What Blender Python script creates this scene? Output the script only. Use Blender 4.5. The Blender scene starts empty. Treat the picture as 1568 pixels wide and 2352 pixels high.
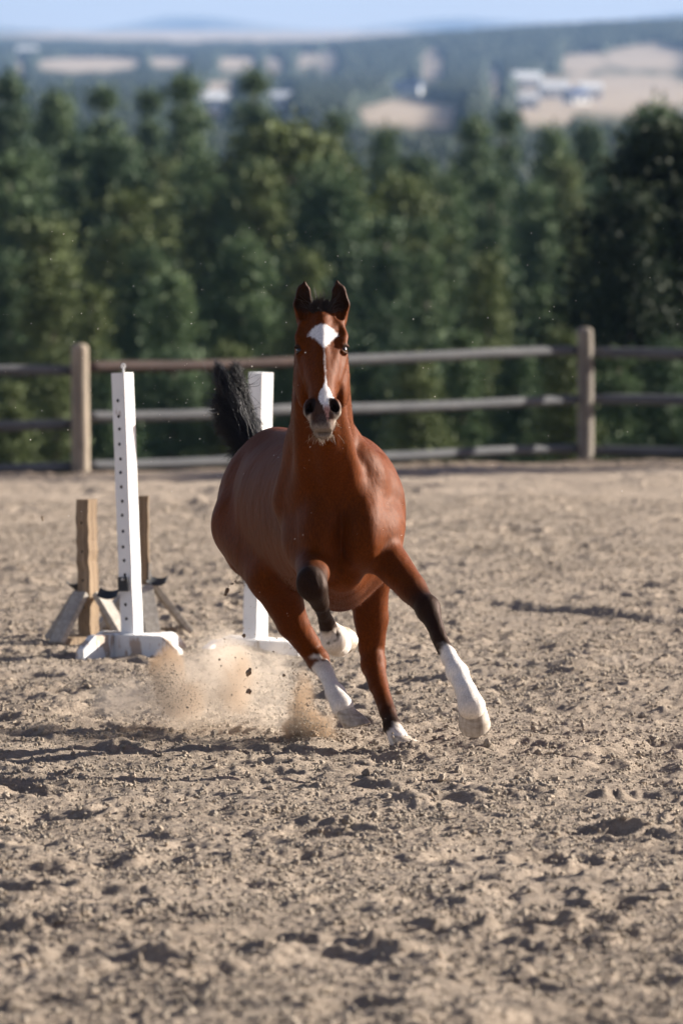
import bpy, bmesh, math, random
import numpy as np
from mathutils import Vector, Matrix

sc = bpy.context.scene
rnd = random.Random(7)
R = math.radians

# ------------------------------------------------------------------ camera
FPX = 13066.7            # focal length in units of a 2352-high frame (200 mm on a 36 mm high sensor)
CAM_Z = 2.09
PITCH = math.atan((1176 - 612) / FPX)
cam_d = bpy.data.cameras.new('camera')
cam = bpy.data.objects.new('camera', cam_d)
sc.collection.objects.link(cam)
cam.location = (0, 0, CAM_Z)
cam.rotation_euler = (math.pi / 2 - PITCH, 0, 0)
cam_d.sensor_fit = 'VERTICAL'
cam_d.sensor_height = 36
cam_d.sensor_width = 24
cam_d.lens = 200
cam_d.clip_start = 0.5
cam_d.clip_end = 60000
cam_d.dof.use_dof = True
cam_d.dof.focus_distance = 24.0
cam_d.dof.aperture_fstop = 3.8
sc.camera = cam
sc.render.resolution_x = 682
sc.render.resolution_y = 1024

# ------------------------------------------------------------------ sky and sun
SUN_EL, SUN_BACK = 21, 22     # degrees above the horizon; degrees behind the exact right
sdir = Vector((math.cos(R(SUN_EL)) * math.cos(R(SUN_BACK)), math.cos(R(SUN_EL)) * math.sin(R(SUN_BACK)), math.sin(R(SUN_EL))))
world = bpy.data.worlds.new('World')
sc.world = world
world.use_nodes = True
wn = world.node_tree
wn.nodes.clear()
sky = wn.nodes.new('ShaderNodeTexSky')
sky.sky_type = 'NISHITA'
sky.sun_disc = False
sky.sun_elevation = R(SUN_EL)
sky.sun_rotation = R(90 - SUN_BACK)
sky.altitude = 1800
sky.air_density = 1.0
sky.dust_density = 3.0
sky.ozone_density = 1.0
bg = wn.nodes.new('ShaderNodeBackground')
bg.inputs['Strength'].default_value = 0.050
wo = wn.nodes.new('ShaderNodeOutputWorld')
tint = wn.nodes.new('ShaderNodeMix'); tint.data_type = 'RGBA'; tint.blend_type = 'MULTIPLY'
tint.inputs[0].default_value = 1.0; tint.inputs[7].default_value = (1.28, 1.00, 0.95, 1)
wn.links.new(sky.outputs[0], tint.inputs[6])
wn.links.new(tint.outputs[2], bg.inputs[0])
wn.links.new(bg.outputs[0], wo.inputs[0])

sun_d = bpy.data.lights.new('sun', 'SUN')
sun_d.energy = 5.0
sun_d.angle = R(0.53)
sun_d.color = (1.0, 0.93, 0.82)
sun = bpy.data.objects.new('sun', sun_d)
sc.collection.objects.link(sun)
sun.rotation_euler = sdir.to_track_quat('Z', 'Y').to_euler()
sun.location = sdir * 50

sc.view_settings.view_transform = 'Standard'
sc.view_settings.look = 'None'
sc.view_settings.exposure = 1.52
sc.view_settings.gamma = 1.0
sc.cycles.max_bounces = 8
sc.cycles.volume_bounces = 2
sc.cycles.volume_step_rate = 1.0
sc.cycles.use_denoising = True

# ------------------------------------------------------------------ helpers
def W(px, py, d):
    """World point seen at (px, py) of a 1568 x 2352 frame, at depth d metres."""
    x = (px - 784) / FPX
    v = (1176 - py) / FPX
    sp, cp = math.sin(PITCH), math.cos(PITCH)
    return np.array((d * x, d * (cp + v * sp), CAM_Z + d * (-sp + v * cp)))


def tag(o, label=None, cat=None, group=None, kind=None):
    if label: o['label'] = label
    if cat: o['category'] = cat
    if group: o['group'] = group
    if kind: o['kind'] = kind
    return o


def link(name, me, mat=None, parent=None, loc=None):
    o = bpy.data.objects.new(name, me)
    sc.collection.objects.link(o)
    if mat is not None and me is not None and len(me.materials) == 0:
        me.materials.append(mat)
    if parent is not None:
        o.parent = parent
    if loc is not None:
        o.location = loc
    return o


def empty(name, loc=(0, 0, 0), rz=0.0):
    o = bpy.data.objects.new(name, None)
    sc.collection.objects.link(o)
    o.location = loc
    o.rotation_euler = (0, 0, rz)
    return o


def mesh_np(name, verts, faces, smooth=True):
    """Fast mesh from an (n,3) array and an (m,3|4) int array."""
    me = bpy.data.meshes.new(name)
    verts = np.asarray(verts, np.float32)
    faces = np.asarray(faces, np.int32)
    n, k = faces.shape
    me.vertices.add(len(verts))
    me.vertices.foreach_set('co', verts.ravel())
    me.loops.add(n * k)
    me.loops.foreach_set('vertex_index', faces.ravel())
    me.polygons.add(n)
    me.polygons.foreach_set('loop_start', np.arange(0, n * k, k, dtype=np.int32))
    me.polygons.foreach_set('loop_total', np.full(n, k, np.int32))
    me.polygons.foreach_set('use_smooth', np.full(n, smooth, bool))
    me.update(calc_edges=True)
    return me


def bm_mesh(name, bm, smooth=False, angle=None):
    me = bpy.data.meshes.new(name)
    bmesh.ops.recalc_face_normals(bm, faces=bm.faces)
    bm.to_mesh(me)
    bm.free()
    if smooth:
        me.polygons.foreach_set('use_smooth', [True] * len(me.polygons))
    return me


def vset_color(me, name, col):
    a = me.color_attributes.new(name, 'FLOAT_COLOR', 'POINT')
    c = np.ones((len(col), 4), np.float32)
    c[:, :3] = col
    a.data.foreach_set('color', c.ravel())


def hash2(ix, iy, seed):
    h = (ix.astype(np.int64) * 374761393 + iy.astype(np.int64) * 668265263 + seed * 1274126177) & 0xFFFFFFFF
    h = ((h ^ (h >> 13)) * 1274126177) & 0xFFFFFFFF
    h = h ^ (h >> 16)
    return (h & 0xFFFFFF).astype(np.float32) / float(0xFFFFFF)


def vnoise(x, y, seed=0):
    ix = np.floor(x); iy = np.floor(y)
    fx = (x - ix).astype(np.float32); fy = (y - iy).astype(np.float32)
    fx = fx * fx * fx * (fx * (fx * 6 - 15) + 10)
    fy = fy * fy * fy * (fy * (fy * 6 - 15) + 10)
    ix = ix.astype(np.int64); iy = iy.astype(np.int64)
    a = hash2(ix, iy, seed); b = hash2(ix + 1, iy, seed)
    c = hash2(ix, iy + 1, seed); d = hash2(ix + 1, iy + 1, seed)
    return (a + (b - a) * fx) * (1 - fy) + (c + (d - c) * fx) * fy - 0.5


# ------------------------------------------------------------------ material helpers
def mat_new(name):
    m = bpy.data.materials.new(name)
    m.use_nodes = True
    nt = m.node_tree
    b = nt.nodes['Principled BSDF']
    return m, nt, b


def nd(nt, typ, **kw):
    n = nt.nodes.new(typ)
    for k, v in kw.items():
        if hasattr(n, k):
            setattr(n, k, v)
        else:
            n.inputs[k.replace('_', ' ')].default_value = v
    return n


def ramp(nt, fac, stops):
    r = nt.nodes.new('ShaderNodeValToRGB')
    els = r.color_ramp.elements
    while len(els) < len(stops):
        els.new(0.5)
    for e, (p, c) in zip(els, stops):
        e.position = p
        e.color = (*c, 1) if len(c) == 3 else c
    nt.links.new(fac, r.inputs[0])
    return r


def noise_node(nt, scale, detail=4, rough=0.55, vec=None, dist=0.0):
    n = nt.nodes.new('ShaderNodeTexNoise')
    n.inputs['Scale'].default_value = scale
    n.inputs['Detail'].default_value = detail
    n.inputs['Roughness'].default_value = rough
    n.inputs['Distortion'].default_value = dist
    if vec is not None:
        nt.links.new(vec, n.inputs['Vector'])
    return n


def mapping(nt, scale=(1, 1, 1), coord='Object'):
    t = nt.nodes.new('ShaderNodeTexCoord')
    m = nt.nodes.new('ShaderNodeMapping')
    m.inputs['Scale'].default_value = scale
    nt.links.new(t.outputs[coord], m.inputs['Vector'])
    return m.outputs[0]


def bump(nt, height, strength=0.3, dist=0.01, normal=None):
    b = nt.nodes.new('ShaderNodeBump')
    b.inputs['Strength'].default_value = strength
    b.inputs['Distance'].default_value = dist
    nt.links.new(height, b.inputs['Height'])
    if normal is not None:
        nt.links.new(normal, b.inputs['Normal'])
    return b.outputs[0]


def mixc(nt, fac, a, b, mode='MIX'):
    m = nt.nodes.new('ShaderNodeMix')
    m.data_type = 'RGBA'
    m.blend_type = mode
    for sock, v in ((m.inputs[0], fac), (m.inputs[6], a), (m.inputs[7], b)):
        if isinstance(v, (int, float)):
            sock.default_value = v
        elif isinstance(v, tuple):
            sock.default_value = (*v, 1)
        else:
            nt.links.new(v, sock)
    return m.outputs[2]

# ------------------------------------------------------------------ land beyond the arena
PROF = np.array([  # distance, height: the hillside falls into a wooded dip, then the plain climbs to the horizon
    (60, -1.9), (64.5, -2.0), (70, -2.9), (90, -5.0), (130, -8.5), (200, -11.5), (330, -12), (520, -6), (760, 3),
    (1100, 19), (1500, 36.5), (2000, 56.5), (2500, 76), (3000, 97), (3600, 124), (4300, 158), (5200, 199), (6500, 257), (8200, 333), (10000, 409), (12500, 516)])


def terrain_z(X, Y):
    D = np.maximum(Y, 60.0)
    z = np.interp(D, PROF[:, 0], PROF[:, 1])
    z = z + np.clip((D - 80) / 60, 0, 1) * 0.8 * vnoise(X / 23, Y / 27, 61)
    k = np.clip((D - 900) / 1500, 0, 1)
    z = z + k * D * 0.0011 * vnoise(X / (0.05 * 3000), Y / 420.0, 62)
    # wooded ridge rising on the right, about 3.6 to 5 km away
    rx = X / (D * 0.060)
    g = np.exp(-((D - 4500) / 900) ** 2)
    z = z + g * 4300 / FPX * 62 * np.clip((rx + 0.15) / 0.9, 0, 1.4) ** 0.8
    return z


def make_terrain():
    near = np.geomspace(64.8, 520, 70)
    far = np.geomspace(540, 12500, 320)
    yy = np.concatenate([near, far])
    u = np.concatenate([-np.geomspace(18, 1.5, 18), np.linspace(-1.45, 1.45, 240), np.geomspace(1.5, 18, 18)])
    X = u[None, :] * (yy * 0.060)[:, None]
    Y = np.repeat(yy[:, None], len(u), 1)
    Z = terrain_z(X, Y)
    ny, nx = X.shape
    V = np.stack([X, Y, Z], -1).reshape(-1, 3)
    idx = np.arange(ny * nx).reshape(ny, nx)
    F = np.stack([idx[:-1, :-1], idx[:-1, 1:], idx[1:, 1:], idx[1:, :-1]], -1).reshape(-1, 4)
    return V, F


# open straw-coloured meadows on the plain: (x as a share of the view, distance, half width, half depth)
def band(D):
    """Height of flat ground at distance D in the 2352-high view, used as an even measure of distance."""
    return 612 - FPX * (np.interp(D, PROF[:, 0], PROF[:, 1]) - CAM_Z) / D


# (centre across, centre in the band measure, half sizes)
MEADOWS = [(200, 150, 115, 14), (390, 142, 45, 13), (505, 203, 45, 13), (540, 148, 45, 14), (700, 146, 26, 16), (750, 150, 26, 18), (990, 165, 30, 20),
           (940, 264, 135, 30), (1420, 222, 225, 40), (1240, 262, 80, 26), (1500, 168, 110, 12), (45, 168, 18, 22), (625, 152, 24, 15), (1130, 200, 22, 26),
           (640, 235, 40, 20), (490, 240, 50, 22), (930, 205, 40, 14), (1330, 170, 60, 10), (600, 84, 620, 10), (1250, 80, 300, 6)]


def open_ground(X, Y):
    return open_mask(784 + X / (Y * 0.060) * 784, band(Y))


def open_mask(px, py):
    m = np.zeros_like(px, dtype=float)
    w = vnoise(px / 60, py / 14, 71) * 0.5 + vnoise(px / 22, py / 7, 72) * 0.4
    for cx, cy, hx, hy in MEADOWS:
        q = np.sqrt(((px - cx) / hx) ** 2 + ((py - cy) / hy) ** 2)
        m = np.maximum(m, np.clip(1.2 - q + w * 0.6, 0, 0.35) / 0.35)
    return np.clip(m, 0, 1)


def terrain_material():
    m, nt, b = mat_new('prairie_ground')
    a = nt.nodes.new('ShaderNodeAttribute'); a.attribute_name = 'meadow'
    co = nt.nodes.new('ShaderNodeTexCoord').outputs['Object']
    n = noise_node(nt, 0.02, 6, 0.6, co)
    n2 = noise_node(nt, 0.6, 5, 0.65, co)
    straw = ramp(nt, n.outputs[0], [(0.3, (0.28, 0.225, 0.17)), (0.7, (0.42, 0.35, 0.28))])
    duff = ramp(nt, n2.outputs[0], [(0.3, (0.050, 0.048, 0.028)), (0.7, (0.13, 0.125, 0.065))])
    c = mixc(nt, a.outputs['Fac'], duff.outputs[0], straw.outputs[0])
    nt.links.new(c, b.inputs['Base Color'])
    b.inputs['Roughness'].default_value = 0.95
    b.inputs['Specular IOR Level'].default_value = 0.1
    return m


TV, TF = make_terrain()
tm_ = mesh_np('hillside', TV, TF)
om = open_ground(TV[:, 0], TV[:, 1]) * (TV[:, 1] > 1200)
at_ = tm_.attributes.new('meadow', 'FLOAT', 'POINT'); at_.data.foreach_set('value', om.astype(np.float32))
terr = link('hillside_and_plain', tm_, terrain_material())
tag(terr, 'wooded hillside and pale prairie reaching to the horizon', kind='structure')

# pale mountains on the horizon
def mountain(name, D, base, prof, mat, label):
    xs = np.linspace(-1.6, 1.6, 200)
    V = []; F = []
    for j, (dy, kz) in enumerate(((-1500, 0.0), (-800, 0.45), (0, 1.0), (900, 0.7), (2200, 0.0))):
        for i, u in enumerate(xs):
            x = u * D * 0.060
            zt = prof(u)
            V.append((x, D + dy + 300 * math.sin(u * 9 + j), base + (zt - base) * kz - (60 if kz == 0 else 0)))
    n = len(xs)
    for j in range(4):
        for i in range(n - 1):
            F.append((j * n + i, j * n + i + 1, (j + 1) * n + i + 1, (j + 1) * n + i))
    o = link(name, mesh_np(name, V, F), mat)
    tag(o, label, kind='structure')


mm, nt_, b_ = mat_new('mountain_rock')
v_ = noise_node(nt_, 0.002, 5, 0.6, mapping(nt_, (1, 1, 1)))
nt_.links.new(ramp(nt_, v_.outputs[0], [(0.3, (0.10, 0.11, 0.09)), (0.7, (0.24, 0.22, 0.18))]).outputs[0], b_.inputs['Base Color'])
b_.inputs['Roughness'].default_value = 0.95


def elev(px_y, D): return CAM_Z + (612 - px_y) / FPX * D


def prof1(u):
    a = np.interp(u, [-1.6, -1, -0.8, -0.65, -0.5, -0.35, -0.2, 0, 0.2, 0.45, 0.6, 0.8, 1.0, 1.6], [70, 68, 64, 52, 45, 52, 58, 60, 58, 48, 40, 48, 40, 44])
    return elev(a + 4 * float(vnoise(np.array([u * 9.0]), np.array([0.5]), 81)[0]), 15000)


mountain('mountains', 15000, 560, prof1, mm, 'pale blue mountains along the horizon')

# ------------------------------------------------------------------ pines
NT = np.random.RandomState(5)


def pine_crown(h, rmax, seed, nb=110, open_=0.12, shape=0.9, droop=0.25, tuft=0.30):
    """Needle clumps set along whorled branches; each clump is a spray of small crossed blades."""
    r = np.random.RandomState(seed)
    V = []; F = []; n = 0
    base = h * open_
    tiers = 17
    per = max(5, nb // tiers)
    for b in range(tiers * per):
        t = (b // per + 0.5 + r.normal(0, 0.16)) / tiers
        t = min(max(t, 0.0), 0.995)
        z = base + (h - base) * t
        ang = b * 2.399 + r.normal(0, 0.5)
        lim = rmax * ((1 - t) ** shape * (0.62 + 0.6 * r.rand()) + 0.07)
        lim *= (0.60 + 0.40 * min(1, t / 0.15))
        L = lim
        for s in np.arange(0.25, 1.01, 0.42 / max(1.0, L / tuft)):
            px = math.cos(ang) * L * s; py = math.sin(ang) * L * s
            pz = z - droop * L * s * s + 0.22 * L * s + r.normal(0, 0.06)
            c = np.array((px, py, pz))
            for _ in range(34):
                d = r.normal(0, 1, 3); d[2] = abs(d[2]) * 0.5 + 0.1; d /= np.linalg.norm(d)
                w = np.cross(d, r.normal(0, 1, 3)); w /= np.linalg.norm(w) + 1e-6
                sz = tuft * r.uniform(0.26, 0.46)
                o = c + r.normal(0, 1, 3) * (tuft * 0.6, tuft * 0.6, tuft * 0.28)
                V += [o - w * sz * 0.30, o + w * sz * 0.30, o + d * sz]
                F.append((n, n + 1, n + 2)); n += 3
    return mesh_np('crown', V, F, smooth=False)


def pine_trunk(h, r0, seed, limbs=10, rmax=2.0):
    rr = random.Random(seed)
    bm = bmesh.new(); rings = []
    for i in range(10):
        t = i / 9
        r_ = r0 * (1 - t) ** 0.8 + 0.02
        ox, oy = 0.05 * math.sin(t * 3 + seed), 0.05 * math.cos(t * 4 + seed)
        rings.append([bm.verts.new((ox + r_ * math.cos(a * math.pi / 4), oy + r_ * math.sin(a * math.pi / 4), h * 0.97 * t)) for a in range(8)])
    for a, b in zip(rings, rings[1:]):
        for k in range(8):
            bm.faces.new((a[k], a[(k + 1) % 8], b[(k + 1) % 8], b[k]))
    for i in range(limbs):
        t = rr.uniform(0.12, 0.8); a = rr.uniform(0, 6.28)
        L = rmax * (1 - t) * rr.uniform(0.5, 0.9)
        p0 = Vector((0, 0, h * t)); p1 = Vector((math.cos(a) * L, math.sin(a) * L, h * t + 0.1 * L))
        d = p1 - p0
        bmesh.ops.create_cone(bm, cap_ends=False, segments=5, radius1=0.05, radius2=0.012, depth=d.length,
                              matrix=Matrix.Translation((p0 + p1) / 2) @ d.to_track_quat('Z', 'Y').to_matrix().to_4x4())
    return bm_mesh('trunk', bm)


def needle_material(name, a, c):
    m, nt, b = mat_new(name)
    co = nt.nodes.new('ShaderNodeTexCoord').outputs['Object']
    n = noise_node(nt, 0.9, 4, 0.65, co)
    r_ = ramp(nt, n.outputs[0], [(0.32, a), (0.68, c)])
    nt.links.new(r_.outputs[0], b.inputs['Base Color'])
    b.inputs['Roughness'].default_value = 0.6
    b.inputs['Specular IOR Level'].default_value = 0.10
    tr = nt.nodes.new('ShaderNodeBsdfTranslucent')
    nt.links.new(r_.outputs[0], tr.inputs[0])
    mx = nt.nodes.new('ShaderNodeMixShader'); mx.inputs[0].default_value = 0.10
    out = nt.nodes['Material Output']
    nt.links.new(b.outputs[0], mx.inputs[1]); nt.links.new(tr.outputs[0], mx.inputs[2])
    nt.links.new(mx.outputs[0], out.inputs[0])
    return m


needle = [needle_material('pine_needles', (0.066, 0.106, 0.054), (0.112, 0.160, 0.074)),
          needle_material('dark_pine_needles', (0.046, 0.080, 0.044), (0.080, 0.120, 0.060)),
          needle_material('yellowish_pine_needles', (0.075, 0.095, 0.040), (0.13, 0.162, 0.062)),
          needle_material('blackish_shaded_needles', (0.014, 0.026, 0.016), (0.040, 0.056, 0.028))]  # shade of the right-edge pines put into the colour; far woods reuse it
bark = wood_mat_simple = mat_new('pine_bark')
bark_m, nt_, b_ = bark
nt_.links.new(ramp(nt_, noise_node(nt_, 1.0, 4, 0.6, mapping(nt_, (6, 6, 1.5))).outputs[0], [(0.3, (0.06, 0.042, 0.034)), (0.7, (0.19, 0.13, 0.10))]).outputs[0], b_.inputs['Base Color'])

# prototypes: (crown, trunk) for unit variants, height 10 m
PROTO = []
for i, (rm, sh, nb, tu) in enumerate(((2.3, 0.84, 150, 0.40), (2.9, 0.72, 160, 0.44), (2.1, 0.92, 140, 0.38), (3.2, 0.62, 175, 0.46), (2.6, 0.78, 150, 0.42))):
    PROTO.append((pine_crown(10, rm, 100 + i, nb, 0.07, sh, 0.25, tu), pine_trunk(10, 0.22, i, 10, rm), rm))
for c_, t_, _ in PROTO:
    c_.materials.append(needle[0]); t_.materials.append(bark_m)
ALT = {}


def proto_mesh(i, k):
    if k == 0: return PROTO[i][0]
    if (i, k) not in ALT:
        m = PROTO[i][0].copy(); m.materials.clear(); m.materials.append(needle[k]); ALT[(i, k)] = m
    return ALT[(i, k)]


GROUP = 'pines on the slope behind the fence'


def pine(px, py, D, wpx, label, var=None, tone=None, group=GROUP, name='pine_tree'):
    """A pine whose tip stands where the photograph shows it, rooted in the terrain at distance D."""
    top = W(px, py, D)
    zb = float(terrain_z(np.array([top[0]]), np.array([top[1]]))[0]) - 0.2
    h = top[2] - zb
    var = NT.randint(len(PROTO)) if var is None else var
    tone = NT.choice([0, 0, 1, 2]) if tone is None else tone
    t = empty(name, (top[0], top[1], zb), NT.uniform(0, 6.28))
    r = wpx / FPX * D / 2 * 1.6
    sx = r / PROTO[var][2]; sz = h / 10.3
    t.scale = (sx, sx, sz)
    link('trunk', PROTO[var][1], None, t)
    link('crown', proto_mesh(var, tone), None, t)
    tag(t, label, 'tree', group)
    return t


SKY_P = [  # tip x, tip y, distance, crown width, shape, tone, label
    (18, 140, 215, 170, 1, 1, 'tall pine at the far left edge, its top cut by the picture edge'),
    (128, 178, 225, 150, 3, 0, 'round-topped pine just right of the far-left tree'),
    (238, 168, 240, 150, 0, 0, 'pine with a low pale peak between two round tops on the left skyline'),
    (345, 178, 235, 120, 2, 1, 'narrow pine just left of the tallest left-hand twin peak'),
    (428, 140, 230, 150, 1, 0, 'pine whose high rounded top stands over the blue valley above the far post'),
    (585, 130, 250, 150, 0, 1, 'highest pointed pine, alone against the white building and fields'),
    (660, 250, 165, 400, 3, 2, 'broad yellowish pine directly above and behind the horse'),
    (775, 232, 240, 110, 2, 1, 'slim pine top right of the broad yellowish pine'),
    (885, 268, 235, 130, 4, 0, 'small pine top standing in front of the pale field'),
    (1087, 245, 230, 150, 1, 0, 'pine top at the right end of the pale field'),
    (1163, 232, 235, 120, 2, 1, 'dark narrow pine below the white farm building'),
    (1268, 268, 225, 150, 4, 0, 'pine below the second pale building on the right'),
    (1350, 258, 240, 130, 3, 1, 'round pine top left of the big flat-topped pine at right'),
    (1500, 208, 205, 230, 3, 0, 'flat-topped pine in front of the pale slope on the right'),
    (955, 330, 205, 170, 0, 1, 'mid-green pine between the pale field and the horse ears'),
]
for a in SKY_P:
    pine(a[0], a[1], a[2], a[3] * 1.4, a[6], a[4], a[5])
MID_P = [
    (75, 330, 175, 230, 1, 0, 'full pine on the left beneath the skyline trees'),
    (262, 285, 165, 300, 3, 1, 'large dark pine left of centre with drooping shelves of branches'),
    (460, 330, 180, 230, 4, 0, 'pine between the large dark pine and the yellowish one'),
    (800, 350, 185, 220, 1, 0, 'dull green pine above the right ear of the horse'),
    (890, 470, 140, 260, 0, 1, 'dark conical pine right behind the ears of the horse'),
    (1030, 370, 180, 210, 4, 0, 'mid-green pine right of the pale field, halfway down'),
    (1130, 380, 165, 200, 2, 1, 'narrow dark pine above the right half of the fence'),
    (1235, 400, 170, 200, 1, 0, 'soft green pine left of the near black-green tree'),
    (1120, 560, 125, 220, 4, 2, 'young lighter pine low above the right rails'),
    (980, 480, 135, 180, 2, 0, 'slender pine behind the dark conical pine'),
    (115, 490, 118, 290, 0, 2, 'young sunlit cone-shaped pine low on the left'),
    (215, 635, 108, 190, 2, 2, 'small pine whose tip ends just above the left post'),
    (330, 540, 122, 260, 1, 1, 'dark low pine behind the left post'),
    (400, 600, 112, 220, 4, 0, 'green pine above the tall white standard'),
    (560, 520, 125, 280, 3, 0, 'wide pine left of the head of the horse'),
    (700, 560, 120, 230, 1, 2, 'yellow-green pine hidden partly by the head of the horse'),
    (1240, 640, 118, 220, 1, 0, 'bushy pine between the lighter young pine and the near dark tree'),
    (20, 560, 120, 220, 4, 1, 'dark pine cut by the left edge above the rails'),
]
for a in MID_P:
    pine(*a[:4], a[6], a[4], a[5])
# the near pines on the right, their shade put into blackish needle colour
pine(1545, 235, 92, 560, 'big near pine, coloured almost black green for shade, filling the right edge', 3, 3)
pine(1450, 420, 90, 330, 'lower lobe-like pine in front of the big dark one on the right edge', 1, 3)
# low growth right behind the fence, seen between the rails
low = [(30, 860, 84, 190), (250, 800, 92, 210), (395, 790, 88, 200), (530, 770, 95, 230), (650, 800, 90, 200), (840, 760, 92, 220),
       (960, 790, 86, 210), (1060, 740, 95, 220), (1190, 780, 88, 200), (1300, 740, 84, 200), (1420, 780, 86, 230), (1530, 760, 82, 240), (130, 790, 96, 200)]
LOW_L = ['bright green young pine low at the left edge behind the rails', 'young pine behind the rails just left of the tall white standard', 'young pine behind the rails right above the tall white standard',
         'young pine behind the black tail', 'young pine behind the rails at the left cheek of the horse', 'young pine behind the rails at the right cheek of the horse',
         'young pine a quarter of the way from the horse to the right post', 'young pine midway between the horse and the right post', 'young pine three quarters of the way from the horse to the right post',
         'young pine directly behind the right post', 'young pine just right of the right post', 'young pine at the right edge behind the rails', 'young pine directly behind the left post']
for i, (px, py, D, w) in enumerate(low):
    pine(px, py, D, w, LOW_L[i], i % 5, (2, 0, 1)[i % 3] if px > 60 else 2, 'young pines seen through the fence')
# dense stand filling the gaps
for i in range(60):
    px = NT.uniform(-260, 1830); D = NT.uniform(140, 270)
    py = np.interp(px, [0, 500, 800, 1000, 1300, 1568], [260, 300, 330, 345, 330, 300]) + NT.uniform(10, 300) * (300 - D) / 160 * 0.8
    pine(px, py, D, NT.uniform(190, 320) * 180 / D, 'one of the blurred pines in the dense dark stand below the skyline trees', group='pines in the dense stand')

# trees standing to the right of the picture; their shadows fall across the far end of the arena
for i, (x, y, h, r) in enumerate(((14.5, 64.6, 10.5, 1.7), (24.0, 67.0, 14.0, 2.0), (31, 65.6, 15.5, 1.0), (19.5, 66.9, 11.5, 0.9), (42.0, 70.2, 20.5, 0.9))):
    zb = float(terrain_z(np.array([x]), np.array([y]))[0]) - 0.2
    t = empty('pine_tree', (x, y, zb), i)
    t.scale = (r / PROTO[i % 5][2], r / PROTO[i % 5][2], h / 10)
    link('trunk', PROTO[i % 5][1], None, t); link('crown', PROTO[i % 5][0], None, t)
    tag(t, 'pine outside the picture on the right whose shadow crosses the far sand', 'tree', 'pines to the right of the arena')

# far woods: thousands of small dark trees on the plain, one mass
def far_woods():
    r = np.random.RandomState(44)
    n = 100000
    D = 900 * (7000 / 900) ** r.rand(n)
    u = r.uniform(-1.3, 1.3, n)
    X = u * D * 0.060
    o = open_ground(X, D)
    cl = vnoise(u * 9, D / 260, 75) + 0.6 * vnoise(u * 25, D / 120, 76)
    for k_ in (0.35, 0.7, 1.05):          # no tree stands where it would shut off a meadow from the arena
        o = np.maximum(o, open_mask(784 + u * 784, band(D) - k_ * 8.0 * FPX / D))
    keep = (o < 0.3) & (cl > -0.5)
    X = X[keep]; D = D[keep]
    Z = terrain_z(X, D)
    m = len(X)
    h = r.uniform(4.5, 8, m); w = r.uniform(2.6, 5.0, m)
    ring = np.array([(math.cos(a), math.sin(a)) for a in np.arange(5) * 2 * math.pi / 5])
    V = np.zeros((m, 11, 3))
    for k in range(5):
        jit = r.uniform(0.75, 1.25, m)
        V[:, k, 0] = X + ring[k, 0] * w * jit * 0.8; V[:, k, 1] = D + ring[k, 1] * w * jit * 0.8; V[:, k, 2] = Z + 0.1 * h
        jit = r.uniform(0.7, 1.2, m)
        V[:, 5 + k, 0] = X + ring[k, 0] * w * jit; V[:, 5 + k, 1] = D + ring[k, 1] * w * jit; V[:, 5 + k, 2] = Z + r.uniform(0.4, 0.62, m) * h
    V[:, 10, 0] = X + r.normal(0, .4, m); V[:, 10, 1] = D; V[:, 10, 2] = Z + h
    base = (np.arange(m) * 11)[:, None]
    tris = []
    for k in range(5):
        k2 = (k + 1) % 5
        tris += [(k, k2, 5 + k2), (k, 5 + k2, 5 + k), (5 + k, 5 + k2, 10)]
    F = (base[:, :, None] + np.array(tris)[None]).reshape(-1, 3)
    return mesh_np('far_woods', V.reshape(-1, 3), F, False)


fw = link('far_woods', far_woods(), needle[3])
tag(fw, 'blue-green woods covering the plain and the ridge below the horizon', kind='stuff')


# far buildings: walls, gable roofs and windows
def bmat(name, c, rough=0.6):
    m, nt, b = mat_new(name)
    n = noise_node(nt, 0.6, 3, 0.5, mapping(nt, (1, 1, 1)))
    nt.links.new(ramp(nt, n.outputs[0], [(0.3, tuple(x * 0.9 for x in c)), (0.7, c)]).outputs[0], b.inputs['Base Color'])
    b.inputs['Roughness'].default_value = rough
    return m


M_WHITE = bmat('white_siding', (0.80, 0.80, 0.78)); M_TAN = bmat('tan_siding', (0.55, 0.47, 0.38)); M_BLUE = bmat('blue_roof', (0.05, 0.09, 0.20))
M_GREY = bmat('pale_metal_roof', (0.62, 0.64, 0.66)); M_DARK = bmat('dark_glass', (0.05, 0.06, 0.07), 0.2)


def house(px, py, D, w, d, h, wall, roof, label, rz=0.0, rh=0.35):
    p = W(px, py, D)
    z = float(terrain_z(np.array([p[0]]), np.array([p[1]]))[0]) - 0.5
    z = max(z, p[2] - h - 25)
    t = empty('farm_building', (p[0], p[1], z), rz)
    tag(t, label, 'building')
    bm = bmesh.new()
    bmesh.ops.create_cube(bm, size=1, matrix=Matrix.Translation((0, 0, h / 2)) @ Matrix.Diagonal((w, d, h, 1)))
    link('wall', bm_mesh('wall', bm), wall, t)
    bm = bmesh.new(); o = 0.6; R_ = rh * d
    pts = [(-w / 2 - o, -d / 2 - o, h), (w / 2 + o, -d / 2 - o, h), (w / 2 + o, d / 2 + o, h), (-w / 2 - o, d / 2 + o, h), (-w / 2 - o, 0, h + R_), (w / 2 + o, 0, h + R_)]
    v = [bm.verts.new(q) for q in pts]
    for f in ((0, 1, 5, 4), (2, 3, 4, 5), (0, 4, 3), (1, 2, 5), (0, 3, 2, 1)):
        bm.faces.new([v[i] for i in f])
    link('roof', bm_mesh('roof', bm), roof, t, (0, 0, 0.02))
    for i in range(max(2, int(w / 5))):
        bm = bmesh.new()
        x = -w / 2 + (i + 0.5) * w / max(2, int(w / 5))
        bmesh.ops.create_cube(bm, size=1, matrix=Matrix.Translation((x, -d / 2 - 0.02, h * 0.55)) @ Matrix.Diagonal((1.4, 0.1, 1.5, 1)))
        link('window', bm_mesh('window', bm), M_DARK, t)
    return t


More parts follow.
